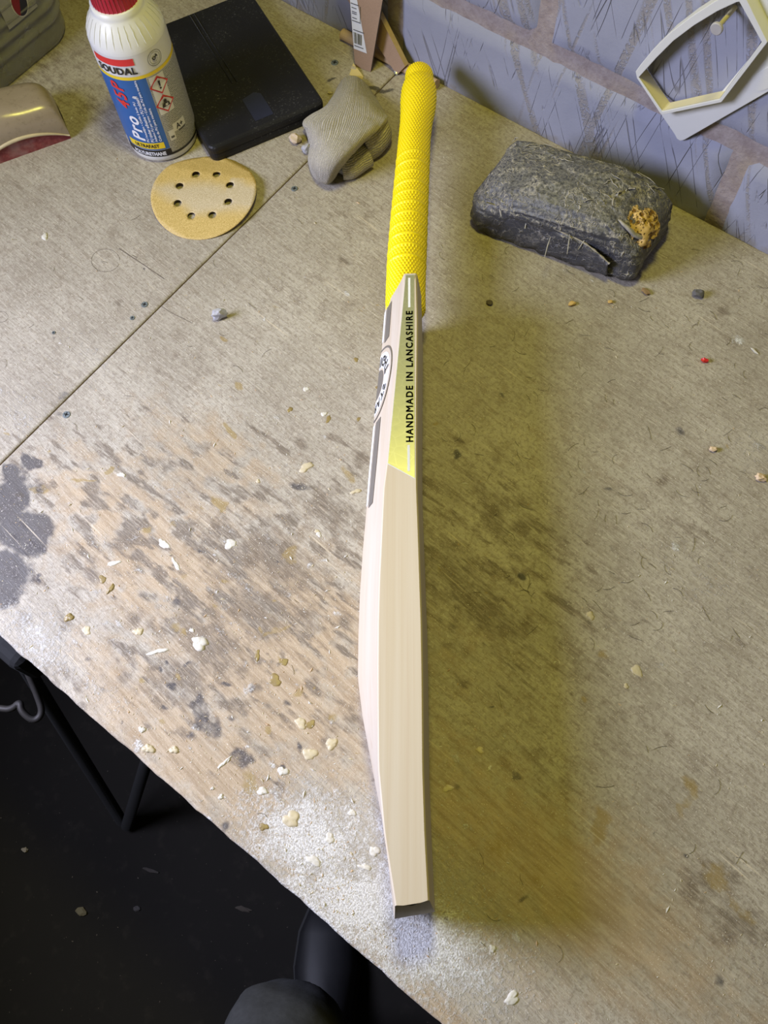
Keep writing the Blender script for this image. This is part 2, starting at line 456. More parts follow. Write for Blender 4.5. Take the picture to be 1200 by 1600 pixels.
def mat_slab():
    t = NT('scuffed_black_plastic'); v = t.coords()
    a = t.noise(v, 14, 4); s = t.noise(v, 420, 2, 0.6); f = t.noise(v, 900, 2)
    c = t.mix(a, (0.011, 0.011, 0.014), (0.018, 0.018, 0.022))
    c = t.mix(t.math('MULTIPLY', t.ss(s, 0.6, 0.72), t.ss(a, 0.4, 0.6)), c, (0.07, 0.07, 0.075))
    c = t.mix(t.ss(f, 0.80, 0.83), c, (0.3, 0.3, 0.3))
    return t.out(c, t.ss(a, 0.3, 0.7, 0.36, 0.55), t.bump(f, 0.15, 0.0005), spec=0.22)
M['slab'] = mat_slab()

def mat_beige():
    t = NT('varnished_beige'); v = t.coords(scale=(9, 70, 40)); p = t.coords()
    g = t.noise(v, 1.0, 4); s = t.noise(p, 120, 4, 0.7); b = t.noise(p, 30, 3)
    c = t.mix(g, (0.27, 0.215, 0.155), (0.37, 0.305, 0.23))
    c = t.mix(t.math('MULTIPLY', t.ss(s, 0.5, 0.7), 0.4), c, (0.17, 0.14, 0.09))
    c = t.mix(t.ss(b, 0.70, 0.73), c, (0.60, 0.52, 0.30))
    return t.out(c, 0.22, t.bump(b, 0.15, 0.002), spec=0.5)
M['beige'] = mat_beige()
M['beige_lip'] = plain('pale_worn_lip', (0.56, 0.47, 0.30), 0.45, 90, 0.2)
def mat_redface():
    t = NT('dusty_red_face'); v = t.coords(); s = t.noise(v, 200, 4, 0.7); b = t.noise(v, 40, 3)
    c = t.mix(t.ss(s, 0.4, 0.7), (0.20, 0.03, 0.035), (0.30, 0.075, 0.075))
    c = t.mix(t.math('MULTIPLY', t.ss(b, 0.45, 0.7), 0.6), c, (0.36, 0.22, 0.21))
    return t.out(c, 0.7)
M['redface'] = mat_redface()
def mat_clear():
    t = NT('cloudy_clear_plastic'); v = t.coords(); s = t.noise(v, 260, 4, 0.7); b = t.noise(v, 20, 3)
    c = t.mix(t.ss(s, 0.5, 0.75), (0.70, 0.70, 0.69), (0.86, 0.84, 0.79))
    return t.out(c, t.ss(b, 0.3, 0.7, 0.12, 0.3), None, spec=0.5, Transmission_Weight=0.78, IOR=1.2)
M['clear'] = mat_clear()
M['jug_label'] = plain('dull_label', (0.34, 0.335, 0.34), 0.55, 120, 0.2)
M['navy'] = plain('navy_print', (0.018, 0.018, 0.045), 0.5, 60, 0.2)
M['darkred'] = plain('dark_red_print', (0.22, 0.010, 0.022), 0.5, 60, 0.2)

# ------------------------------------------------------------------ text
def text2d(body, size, bold=0.0, shear=0.0, spacing=1.0, align='CENTER'):
    cu = bpy.data.curves.new('lettering', 'FONT')
    cu.body = body; cu.size = size; cu.offset = bold; cu.shear = shear; cu.space_character = spacing
    cu.align_x = align; cu.align_y = 'CENTER'; cu.resolution_u = 3
    o = bpy.data.objects.new('lettering', cu); COL.objects.link(o)
    dg = bpy.context.evaluated_depsgraph_get(); dg.update()
    ev = o.evaluated_get(dg); me = ev.to_mesh()
    v = [tuple(q.co) for q in me.vertices]; f = [tuple(p.vertices) for p in me.polygons]
    ev.to_mesh_clear()
    bpy.data.objects.remove(o); bpy.data.curves.remove(cu)
    return v, f

# ================================================================== THE SETTING
YW = 0.747
FLOOR_Z = -0.76

# floor
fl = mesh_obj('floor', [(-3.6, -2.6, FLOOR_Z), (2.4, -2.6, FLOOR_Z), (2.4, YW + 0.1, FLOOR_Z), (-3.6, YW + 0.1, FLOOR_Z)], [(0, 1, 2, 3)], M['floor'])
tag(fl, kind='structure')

# wall: mortar backing plus single blocks, half bond
BX0, BX1 = -3.6, 2.4
wall = mesh_obj('wall_back', *prism([(BX0, YW + 0.004), (BX1, YW + 0.004), (BX1, YW + 0.10), (BX0, YW + 0.10)], FLOOR_Z, 0.79), M['mortar'])
tag(wall, kind='structure')

def block(x0, x1, z0, z1, seed):
    """one concrete block: front face is a slightly uneven grid with worn arrises"""
    nx, nz = 44, 22
    X, Z = np.meshgrid(np.linspace(x0, x1, nx), np.linspace(z0, z1, nz), indexing='ij')
    p = np.stack([X.ravel() * 40, Z.ravel() * 40, np.full(X.size, seed * 3.1)], 1)
    n = fbm(p, seed)
    ex = np.minimum(X - x0, x1 - X).ravel(); ez = np.minimum(Z - z0, z1 - Z).ravel()
    e = np.minimum(ex, ez)
    y = YW - 0.001 + 0.0022 * (n - 0.5) + np.where(e < 1e-6, 0.006, 0.0)
    jitter = (fbm(p * 2.3 + 9, seed + 5) - 0.5) * 0.006
    Xj = X.ravel() + np.where(ex < 1e-6, jitter, 0); Zj = Z.ravel() + np.where(ez < 1e-6, jitter, 0)
    v = [tuple(q) for q in np.stack([Xj, y, Zj], 1)]
    f = [tuple(reversed(q)) for q in grid_faces(nx, nz)]
    b = mesh_obj('concrete_block', v, [tuple(reversed(q)) for q in f], M['block'], wall, True)
    at_ = b.data.attributes.new('dirt', 'FLOAT', 'POINT')
    at_.data.foreach_set('value', np.clip(0.75 - Z.ravel() / 0.035, 0, 1).astype(np.float32))
    return b
course = [(-0.752, -0.575, -0.163), (-0.559, -0.340, 0.06), (-0.335, -0.118, -0.163), (-0.112, 0.102, -0.163), (0.121, 0.336, -0.408), (0.352, 0.567, -0.163), (0.583, 0.79, -0.408)]
sd = 1
for (z0, z1, xj) in course:
    k0 = math.floor((BX0 - xj) / 0.45)
    x = xj + k0 * 0.45
    while x < BX1:
        a0, a1 = max(x + 0.009, BX0), min(x + 0.441, BX1)
        if a1 - a0 > 0.03: block(a0, a1, z0, z1, sd)
        sd += 1; x += 0.45

# ================================================================== WORKBENCH
bench = empty('workbench', (0, 0, 0))
tag(bench, 'stained plywood workbench top strewn with dust, butted against the painted block wall', 'workbench')

SEAM = -0.597; FRONT = -0.074
STEP = 0.0016
def falloff(X, Y, c, rx, ry, ang):
    dx, dy = X - c[0], Y - c[1]; ca, sa = math.cos(ang), math.sin(ang)
    u = (dx * ca + dy * sa) / rx; w = (-dx * sa + dy * ca) / ry
    return np.sqrt(u * u + w * w)
# (pixel x, pixel y, half length mm, half width mm, angle deg, strength) ; angle is measured from the grain
ST = {
 'dust': [(480, 1310, 70, 50, 20, 1.0), (560, 1420, 100, 55, 30, 1.0), (650, 1480, 90, 48, 30, .95), (430, 1270, 50, 32, 10, .75), (720, 1530, 70, 40, 20, .7), (590, 1290, 60, 45, 0, .7),
          (60, 1000, 70, 35, 0, .75), (150, 1080, 45, 20, 0, .6), (60, 870, 30, 20, 0, .5), (30, 640, 70, 70, 0, .5), (140, 560, 110, 60, 0, .46), (220, 620, 90, 40, 0, .42), (340, 740, 80, 30, 10, .4), (240, 700, 60, 25, 0, .38),
          (520, 1050, 25, 18, 20, .45), (350, 960, 15, 8, 90, .5), (1180, 700, 30, 60, 0, .5), (1100, 900, 140, 90, 0, .42), (1000, 1000, 90, 60, 0, .36), (1180, 1500, 60, 60, 0, .4), (1000, 1440, 60, 30, 0, .3),
          (860, 1150, 120, 80, 0, .22), (300, 1090, 60, 30, 0, .35), (450, 1200, 60, 40, 0, .3), (100, 1060, 80, 30, 0, .5), (440, 640, 90, 50, 0, .22)],
 'warm': [(300, 1180, 110, 35, 0, .9), (380, 1230, 80, 40, 0, .9), (440, 1090, 120, 60, 0, .75), (500, 1000, 90, 60, 0, .65), (250, 880, 120, 50, 0, .5), (150, 780, 60, 30, 0, .55), (200, 1130, 60, 25, 0, .6),
          (330, 700, 80, 40, 0, .4), (560, 1440, 100, 14, 0, .7), (660, 1570, 120, 18, 0, .9), (420, 1330, 90, 15, 0, .7), (900, 1390, 150, 55, 0, .9), (800, 1330, 100, 45, 0, .8), (1000, 1330, 120, 40, 0, .5), (760, 1000, 80, 90, 0, .35),
          (900, 700, 150, 100, 0, .3), (560, 900, 50, 60, 0, .35), (60, 1160, 200, 16, 0, .7), (780, 1480, 100, 25, 0, .6)],
 'grime': [(430, 870, 70, 40, 10, .8), (400, 950, 60, 35, 0, .75), (330, 1010, 50, 40, 0, .8), (520, 800, 60, 30, 0, .7), (280, 1060, 40, 30, 60, .8), (480, 960, 40, 30, 0, .6), (350, 880, 50, 40, 0, .6),
           (700, 900, 80, 40, 0, .75), (780, 800, 90, 50, 0, .6), (820, 860, 60, 40, 0, .55), (760, 960, 80, 30, 0, .7), (90, 350, 160, 90, 0, .35), (180, 170, 160, 80, 0, .5), (60, 100, 100, 90, 0, .5),
           (300, 560, 80, 40, 0, .45), (480, 460, 90, 40, 0, .45), (540, 520, 60, 40, 0, .35), (560, 330, 60, 60, 0, .45), (900, 1060, 100, 60, 0, .45), (850, 1200, 60, 30, 0, .5), (1110, 1380, 50, 22, 60, .65), (1150, 1440, 40, 22, 30, .7), (1070, 1220, 40, 20, 90, .5),
           (960, 1140, 90, 50, 0, .45), (1080, 820, 120, 60, 0, .45), (1160, 520, 120, 60, 0, .35), (190, 590, 18, 12, 0, .7), (340, 830, 30, 18, 0, .7), (640, 1300, 60, 40, 0, .4), (620, 1440, 30, 20, 30, .7), (560, 1120, 30, 25, 0, .5)],
 'amber': [(360, 672, 14, 6, -25, .9), (352, 530, 6, 4, 0, .8), (230, 825, 9, 6, 0, .7), (60, 768, 8, 4, 0, .8), (36, 772, 5, 3, 0, .75), (130, 748, 22, 3, 40, .7), (172, 736, 5, 4, 0, .75), (340, 788, 9, 6, 0, .7), (270, 820, 8, 6, 0, .6),
           (545, 740, 10, 7, 0, .65), (372, 605, 5, 4, 0, .7), (344, 605, 4, 3, 0, .7), (460, 870, 8, 14, 0, .6), (390, 1220, 16, 12, 0, .6), (370, 1340, 10, 8, 0, .55), (560, 480, 5, 3, 0, .55), (430, 980, 22, 4, 60, .6), (760, 870, 9, 7, 0, .5), (940, 1290, 9, 20, 30, .7), (1125, 1375, 14, 18, 30, .6), (1160, 1430, 18, 12, 0, .58), (1075, 1235, 10, 26, 30, .6), (800, 1340, 60, 14, 0, .5),
           (446, 435, 4, 3, 0, .6), (0, 370, 6, 5, 0, .5), (10, 670, 6, 3, 0, .7)],
 'dark': [(40, 830, 34, 26, 20, .95), (20, 780, 25, 30, 0, .9), (10, 890, 35, 25, 0, .85), (5, 930, 16, 14, 0, .9), (46, 722, 14, 12, 0, .95), (16, 740, 20, 10, 0, .85), (590, 140, 22, 6, 20, .8), (585, 155, 6, 5, 0, .7), (520, 125, 8, 4, 60, .7),
          (310, 1110, 10, 22, 60, .62), (330, 1130, 18, 10, 0, .58), (375, 1185, 18, 14, 20, .60), (510, 1170, 14, 20, 40, .5), (475, 762, 18, 6, 10, .62), (100, 620, 12, 7, 0, .55), (86, 520, 4, 3, 0, .6), (200, 297, 10, 5, 20, .5), (195, 275, 12, 4, 20, .45), (90, 640, 10, 6, 0, .5), (800, 1215, 8, 6, 0, .55), (700, 1435, 4, 8, 60, .5),
          (1190, 700, 10, 4, 0, .5), (640, 1430, 22, 10, 20, .5), (1030, 1390, 12, 9, 0, .45), (750, 470, 6, 3, 0, .5)],
}
def sheet(x0, x1, name, seed):
    xs = np.arange(x0, x1 + 1e-6, STEP); xs[-1] = x1
    ys = np.arange(FRONT, YW - 0.001, STEP); ys = np.append(ys, YW - 0.001)
    nx, ny = len(xs), len(ys)
    X, Y = np.meshgrid(xs, ys, indexing='ij')
    Z = np.zeros_like(X)
    # nibbled front edge
    q = np.stack([xs * 60, np.zeros(nx), np.full(nx, seed)], 1)
    nib = (fbm(q, seed, 4) - 0.5) * 0.003
    Y[:, 0] += nib; Y[:, 1] += nib * 0.8; Z[:, 0] -= 0.0012
    side = 0 if x1 > SEAM + 0.1 else -1            # the edge that lies on the joint
    Z[side, :] -= 0.0008
    fields = {}
    pw = np.stack([X.ravel(), Y.ravel(), np.full(X.size, 1.7)], 1)
    def nz(fx, fy, sd_, oc): return fbm(pw * np.array([fx, fy, 1.0]), sd_, oc).reshape(X.shape)
    w1x, w1y = nz(45, 60, 11, 3) - .5, nz(45, 60, 23, 3) - .5
    w2x, w2y = nz(190, 240, 31, 2) - .5, nz(190, 240, 43, 2) - .5
    Xw = X + .026 * w1x + .006 * w2x; Yw = Y + .020 * w1y + .005 * w2y
    g0 = at(400, 960); zone = np.exp(-(((X - g0.x + .10) / .27) ** 2 + ((Y - g0.y) / .17) ** 2))
    g1 = at(780, 870); zone2 = np.exp(-(((X - g1.x) / .20) ** 2 + ((Y - g1.y) / .13) ** 2))
    mottle = np.clip((nz(48, 95, 51, 5) - .46) * 5.0, 0, 1)
    streak = np.clip((nz(38, 260, 61, 4) - .50) * 6.0, 0, 1)
    for k, lst in ST.items():
        F = np.zeros_like(X)
        for (px_, py_, a, b, ang, s) in lst:
            c = at(px_, py_)
            r = max(a, b) / 1000 * 1.9
            if c.x + r < x0 or c.x - r > x1: continue
            d = falloff(Xw, Yw, c, a / 1000, b / 1000, math.radians(ang))
            soft = 0.55 if k in ('dark', 'amber') else 1.0
            F = np.maximum(F, s * np.clip(0.5 + (1.0 - d) / soft * 0.5, 0, 1))
        rs = random.Random(sum(map(ord, k)) + 5)
        # many small nameless spots and smears on the worn front half
        for q in range({'dark': 70, 'amber': 60, 'grime': 160, 'dust': 150, 'warm': 0}[k]):
            cpx, cpy = rs.gauss(330, 190), rs.gauss(1010, 190)
            if rs.random() < .25: cpx, cpy = rs.uniform(60, 1200), rs.uniform(380, 1550)
            c = at(cpx, cpy)
            if not (x0 - .02 < c.x < x1 + .02 and FRONT < c.y < YW): continue
            a = rs.uniform(.0015, .0085) * (1 if k != 'grime' else 1.6); b = a * rs.uniform(.35, .9)
            R_ = 2.2 * a + .02
            i0, i1 = np.searchsorted(xs, (c.x - R_, c.x + R_)); j0, j1 = np.searchsorted(ys, (c.y - R_, c.y + R_))
            if i1 - i0 < 2 or j1 - j0 < 2: continue
            sl = (slice(i0, i1), slice(j0, j1))
            d = falloff(X[sl] + .010 * w1x[sl] + .005 * w2x[sl], Y[sl] + .008 * w1y[sl] + .004 * w2y[sl], c, a, b, rs.gauss(0, .5))
            F[sl] = np.maximum(F[sl], rs.uniform(.45, .8) * np.clip(.5 + (1 - d) * .6, 0, 1))
        if k == 'grime': F = np.maximum(F, np.clip(zone * (.7 * mottle + .6 * streak) + zone2 * (.5 * streak + .35 * mottle), 0, .95))
        if k == 'warm': F = np.clip(F + .45 * zone * (1 - mottle), 0, 1)
        if k == 'dust': F = np.maximum(F, .55 * np.clip(zone, 0, 1) * np.clip((nz(40, 120, 71, 5) - .52) * 6, 0, 1))
        fields[k] = F
    top = np.stack([X.ravel(), Y.ravel(), Z.ravel()], 1)
    # rim for the thickness
    rim_idx = [i * ny for i in range(nx)] + [(nx - 1) * ny + j for j in range(1, ny)] + [i * ny + ny - 1 for i in range(nx - 2, -1, -1)] + [j for j in range(ny - 2, 0, -1)]
    low = top[rim_idx].copy(); low[:, 2] = -0.018
    V = np.concatenate([top, low])
    me = bpy.data.meshes.new(name)
    I, J = np.meshgrid(np.arange(nx - 1), np.arange(ny - 1), indexing='ij')
    a = (I * ny + J).ravel(); Fq = np.stack([a, a + ny, a + ny + 1, a + 1], 1)
    n0 = nx * ny; L = len(rim_idx); r = np.array(rim_idx); k = np.arange(L); k2 = (k + 1) % L
    Fr = np.stack([r[k2], r[k], n0 + k, n0 + k2], 1)
    Fa = np.concatenate([Fq, Fr])
    me.vertices.add(len(V)); me.vertices.foreach_set('co', V.astype(np.float32).ravel())
    me.loops.add(Fa.size); me.loops.foreach_set('vertex_index', Fa.astype(np.int32).ravel())
    me.polygons.add(len(Fa)); me.polygons.foreach_set('loop_start', (np.arange(len(Fa)) * 4).astype(np.int32))
    me.update(calc_edges=True)
    me.materials.append(M['bench']); me.materials.append(M['bench_edge'])
    mi = np.zeros(len(Fa), np.int32); mi[len(Fq):] = 1
    me.polygons.foreach_set('material_index', mi)
    for kk, F in fields.items():
        at_ = me.attributes.new(kk, 'FLOAT', 'POINT')
        vals = np.concatenate([F.ravel(), np.zeros(L)])
        at_.data.foreach_set('value', vals.astype(np.float32))
    o = bpy.data.objects.new(name, me); COL.objects.link(o); o.parent = bench
    return o
sheet(-1.30, SEAM - 0.0007, 'plywood_sheet', 3)
sheet(SEAM + 0.0007, 0.42, 'plywood_sheet', 5)
# closing strip seen down the joint, framing rails and legs under the top
o = mesh_obj('joint_batten', *prism([(SEAM - 0.03, FRONT + 0.03), (SEAM + 0.03, FRONT + 0.03), (SEAM + 0.03, YW - 0.03), (SEAM - 0.03, YW - 0.03)], -0.058, -0.0185), M['rubber'], bench)

def screw(px_, py_, r, mat=None):
    c = at(px_, py_)
    bm = bmesh.new()
    bmesh.ops.create_cone(bm, cap_ends=True, segments=18, radius1=r, radius2=r * 0.86, depth=0.0012, matrix=Matrix.Translation((c.x, c.y, 0.0002)))
    o = bm_obj('screw_head', bm, mat or M['zinc'], bench)
    for ang in (0.4, 0.4 + PI / 2):
        w, l = r * 0.13, r * 0.55
        d = Vector((math.cos(ang), math.sin(ang), 0)); n = Vector((-d.y, d.x, 0))
        q = [c + d * l + n * w, c - d * l + n * w, c - d * l - n * w, c + d * l - n * w]
        mesh_obj('cross_slot', [(p.x, p.y, 0.0009) for p in q], [(0, 1, 2, 3)], M['ink'], o)
for s in ((104, 648, .0046), (226, 476, .0042), (207, 497, .003), (460, 295, .0042), (523, 98, .0052), (84, 520, .0022)):
    screw(*s)

def mark(pts, w, close=False):
    # flat pencil or knife line lying on the top
    v, f = tube([(at(x, y).x, at(x, y).y, .0001) for x, y in pts], w, 4)
    return mesh_obj('pencil_line', [(p[0], p[1], p[2] * .4 + .0001) for p in v], f, M['pencil'], bench)
M['pencil'] = plain('pencil_mark', (0.11, 0.085, 0.07), 0.8, 400, 0.6)
mark([(253, 479), (268, 489), (285, 497), (300, 505)], .0003)
mark([(186, 388), (205, 401), (225, 414), (242, 426), (257, 436)], .0005)
for (cx, cy, r_, w_) in ((165, 407, 21, .00022), (2, 495, 10, .0002)):
    mark([(cx + r_ * 1.05 * math.cos(t), cy + r_ * .85 * math.sin(t)) for t in np.linspace(.3, 6.3, 36)], w_)
def blob(name, px_, py_, a, b, ang, h, mat, seed, parent=bench):
    """dried drop: low irregular dome"""
    c = at(px_, py_); rnd = random.Random(seed)
    n = 26; ph = [rnd.uniform(0, 6.28) for _ in range(4)]
    v, f = [], []
    rings = [(1.0, -0.0004), (0.93, 0.45), (0.7, 0.85), (0.35, 1.0)]
    for rr, hh in rings:
        for k in range(n):
            t = 2 * PI * k / n
            rad = .8 * rr * (1 + .16 * math.sin(2 * t + ph[0]) + .14 * math.sin(3 * t + ph[1]) + .07 * math.sin(5 * t + ph[2]) + .05 * math.sin(7 * t + ph[3]))
            x, y = a * rad * math.cos(t), b * rad * math.sin(t)
            z = h * hh * (1 + .2 * math.sin(4 * t + ph[3])) if hh > 0 else -0.0004
            v.append((c.x + x * math.cos(ang) - y * math.sin(ang), c.y + x * math.sin(ang) + y * math.cos(ang), z))
    f = [tuple(reversed(q)) for q in grid_faces(4, n, close_v=True)]; f.append(tuple(3 * n + k for k in range(n)))
    o = mesh_obj(name, v, f, mat, parent, True)
    bmm = bmesh.new(); bmm.from_mesh(o.data); bmesh.ops.recalc_face_normals(bmm, faces=bmm.faces)
    if max(bmm.faces, key=lambda q: len(q.verts)).normal.z < 0: bmesh.ops.reverse_faces(bmm, faces=bmm.faces)
    bmm.to_mesh(o.data); bmm.free()
    return o
G = [  # px, py, half length, half width, angle, height, material
 (478, 730, .009, .006, 1.2, .0012, 'glue'), (403, 752, .003, .0025, 0, .0008, 'glue'), (556, 768, .007, .003, .9, .001, 'glue'), (190, 742, .006, .003, .3, .001, 'glue_white'), (256, 850, .009, .0045, -.2, .0006, 'glue_white'),
 (360, 850, .008, .006, .8, .0008, 'glue_white'), (312, 1005, .011, .0075, .3, .002, 'glue_white'), (247, 1018, .012, .003, .9, .001, 'glue_white'), (222, 1140, .004, .004, 0, .0015, 'glue_white'), (232, 1170, .007, .0055, .5, .0018, 'glue'), (272, 1172, .006, .004, .2, .0016, 'glue'),
 (518, 1162, .008, .0055, 1.1, .0012, 'glue'), (470, 1130, .007, .006, .2, .001, 'glue'), (484, 1178, .008, .007, .2, .001, 'glue'), (442, 1205, .006, .005, .4, .0012, 'glue_white'), (410, 1236, .006, .0045, .2, .0012, 'glue_white'), (455, 1280, .010, .008, .4, .0012, 'glue'), (350, 1192, .009, .002, 1.4, .001, 'glue_white'),
 (345, 1245, .003, .003, 0, .001, 'glue_white'), (332, 1232, .002, .002, 0, .001, 'glue_white'), (430, 1063, .008, .0065, 0, .0006, 'glue_dark'), (443, 1034, .0055, .005, 0, .0004, 'glue_dark'), (402, 1024, .003, .007, .5, .0005, 'glue_dark'), (412, 1292, .005, .004, .3, .0006, 'glue_dark'), (485, 1132, .005, .0055, .2, .0004, 'glue_dark'),
 (108, 965, .006, .005, .3, .0014, 'glue_dark'), (135, 985, .006, .005, .3, .0006, 'glue'), (216, 987, .006, .005, .3, .0012, 'glue'), (173, 920, .003, .007, .2, .0012, 'glue_dark'), (160, 905, .006, .004, 0, .0005, 'glue_dark'), (178, 880, .009, .003, 1.0, .0008, 'glue_white'), (275, 882, .009, .003, -.3, .0007, 'glue_white'),
 (922, 962, .005, .005, 0, .0012, 'glue'), (995, 1048, .007, .006, .2, .0006, 'glue'), (978, 1072, .003, .003, 0, .0006, 'glue'), (750, 1172, .005, .0035, .4, .0008, 'glue'), (765, 1200, .002, .003, 0, .0008, 'glue_white'), (700, 1232, .006, .004, .7, .0008, 'glue'), (590, 606, .003, .003, 0, .0005, 'glue_dark'),
 (506, 647, .0035, .004, 0, .0008, 'glue_white'), (453, 640, .0035, .004, 0, .0006, 'glue_dark'), (513, 655, .003, .006, .2, .0005, 'glue_dark'), (556, 562, .004, .003, 0, .0005, 'glue_dark'), (478, 608, .004, .0035, 0, .0005, 'glue_white'), (498, 835, .004, .003, 0, .0006, 'glue_white'), (585, 1330, .006, .005, 0, .001, 'glue_white'),
 (570, 1355, .007, .003, .4, .001, 'glue_white'), (515, 1310, .006, .005, 0, .001, 'glue_white'), (490, 1345, .008, .005, .4, .001, 'glue_white'), (550, 1270, .004, .004, 0, .0008, 'glue_white'), (800, 1560, .009, .005, 1.3, .001, 'glue_white'), (770, 1482, .004, .003, 0, .001, 'glue_white'), (300, 985, .003, .0025, 0, .0009, 'glue_white'),
 (495, 830, .003, .0025, .2, .0005, 'glue'), (560, 655, .002, .004, .3, .0004, 'glue_dark'), (70, 370, .005, .006, .4, .0015, 'glue_white'),
]
for i, (px_, py_, a, b, ang, h, mt) in enumerate(G):
    blob('dried_glue_drop', px_, py_, a, b, ang, h, M[mt], 100 + i)

# folding steel leg below the front left of the top
def add_tube(name, path, r, mat, parent, seg=10, smooth=True):
    v, f = tube(path, r, seg)
    return mesh_obj(name, v, f, mat, parent, smooth)
pv = at(190, 1283, FLOOR_Z + 0.012)
topL = Vector((-0.60, -0.045, -0.05))
add_tube('leg', [pv, (topL + pv) / 2, topL], 0.0095, M['black_metal'], bench)
q2 = at(240, 1150, -0.45); q2 = pv + (q2 - pv) * 2.25
add_tube('leg', [pv + Vector((0.012, 0, 0)), (pv + q2) / 2, q2], 0.0095, M['black_metal'], bench)
add_tube('leg', [Vector((0.3, 0.0, FLOOR_Z + 0.012)), Vector((0.3, 0.05, -0.03))], 0.0125, M['black_metal'], bench)
add_tube('leg', [Vector((0.3, 0.66, FLOOR_Z + 0.012)), Vector((0.3, 0.66, -0.03))], 0.0125, M['black_metal'], bench)
add_tube('leg', [Vector((-1.2, 0.66, FLOOR_Z + 0.012)), Vector((-1.2, 0.66, -0.03))], 0.0125, M['black_metal'], bench)
add_tube('leg', [Vector((-1.2, 0.0, FLOOR_Z + 0.012)), Vector((-1.2, 0.05, -0.03))], 0.0125, M['black_metal'], bench)
# hinge bracket and release hook on that leg
hb = at(22, 1035, -0.10)
o = mesh_obj('hinge_bracket', *prism([(hb.x - .022, hb.y - .004), (hb.x + .022, hb.y - .004), (hb.x + .022, hb.y + .05), (hb.x - .022, hb.y + .05)], -0.135, -0.07), M['black_metal'], bench)
bevel(o, 0.012, 3)
hk = at(58, 1085, -0.20)
hook = [Vector(hk) + Vector(q) for q in ((-.045, .035, .06), (-.02, .014, .02), (0, 0, 0), (.016, -.012, -.012), (.014, -.026, -.014), (-.004, -.026, -.006), (-.012, -.018, -.004), (-.016, -.032, -.01), (-.03, -.04, -.012))]
for _ in range(3):      # round the bends
    hook = [hook[0]] + [q for a_, b_ in zip(hook, hook[1:]) for q in (a_.lerp(b_, .25), a_.lerp(b_, .75))] + [hook[-1]]
add_tube('release_hook', hook, 0.004, plain('worn_steel_hook', (0.05, 0.045, 0.042), 0.6, 60, 0.3, metal=0.4), bench, 8)

# ================================================================== CRICKET BAT
BAT_T = Vector((-0.00397, -0.01677, 0)); BAT_A = math.atan2(0.79450, -0.60727)
bat = empty('cricket_bat', BAT_T, BAT_A)
tag(bat, 'new pale willow cricket bat with bright yellow rubber grip, standing on its edge', 'cricket bat')
HW = 0.054
s_k = [0.0, .05, .097, .145, .178, .212, .252, .3, .334, .372, .438, .508, .555, .563, .568, .575, .62]
tf_k = [-.0126, -.0104, -.0092, -.0092, -.0091, -.0088, -.0078, -.0066, -.0056, -.0056, -.0062, -.0072, -.0064, -.0064, -.0070, -.0080, -.0080]
te_k = [.0126, .0212, .0262, .0272, .0276, .0277, .0271, .0254, .0242, .0197, .0153, .0092, .0066, .0062, .0085, .012, .012]
ts_k = [.0150, .0225, .0325, .0425, .0472, .0475, .0470, .0448, .0425, .0405, .0358, .0300, .0272, .0266, .022, .018, .018]
w_k = [HW] * 12 + [HW, .0525, .021, .015, .015]
def bt(k, s): return np.interp(s, s_k, k)
def back_t(s, az):     # az = |z'|/w in 0..1
    te, ts = bt(te_k, s), bt(ts_k, s)
    return te + (ts - te) * (1 - az) ** 1.12
S = np.concatenate([[0, .0015, .004], np.arange(.01, .552, .0085), [.552, .556, .559, .561, .563, .5645, .566, .568, .571, .577, .584, .595, .62]])
prof_n = None; V = []
for s in S:
    tf, te, ts, w = bt(tf_k, s), bt(te_k, s), bt(ts_k, s), bt(w_k, s)
    pts = []
    bulge = 0.0042
    for u in np.linspace(-1, 1, 15):                       # face, bottom to top
        zz = u * (w - .0012); pts.append((tf - bulge * (1 - u * u) + (.0 if abs(u) < 1 else 0), zz))
    pts.append((tf + .0012, w)); 
    for q in (.25, .5, .75): pts.append((tf + (te - tf) * q, w))
    pts.append((te - .0012, w))
    for u in np.linspace(1, -1, 15):                        # back, top to bottom
        az = abs(u); pts.append((float(back_t(s, az)), u * (w - .0012)))
    pts.append((te - .0012, -w))
    for q in (.75, .5, .25): pts.append((tf + (te - tf) * q, -w))
    pts.append((tf + .0012, -w))
    toe = max(0.0, 1 - s / 0.05)
    for (t_, z_) in pts:
        sh = 0.0105 * (1 - (z_ / HW) ** 2) * toe
        # the toe is also a touch rounded towards the face
        sh -= 0.004 * toe * max(0, (.0 - t_) / .0126)
        V.append((s - sh, t_, z_ + HW))
npf = len(pts)
F = grid_faces(len(S), npf, close_v=True)
for k in range(14): F.append((k, k + 1, 33 - k, 34 - k))      # curved toe, face side to back side
F.append(tuple(range(14, 21))); F.append(tuple(list(range(34, npf)) + [0]))
F.append(tuple((len(S) - 1) * npf + k for k in range(npf)))
blade = mesh_obj('blade', V, F, M['willow'], bat, True)
blade.data.set_sharp_from_angle(angle=math.radians(28)) if hasattr(blade.data, 'set_sharp_from_angle') else None

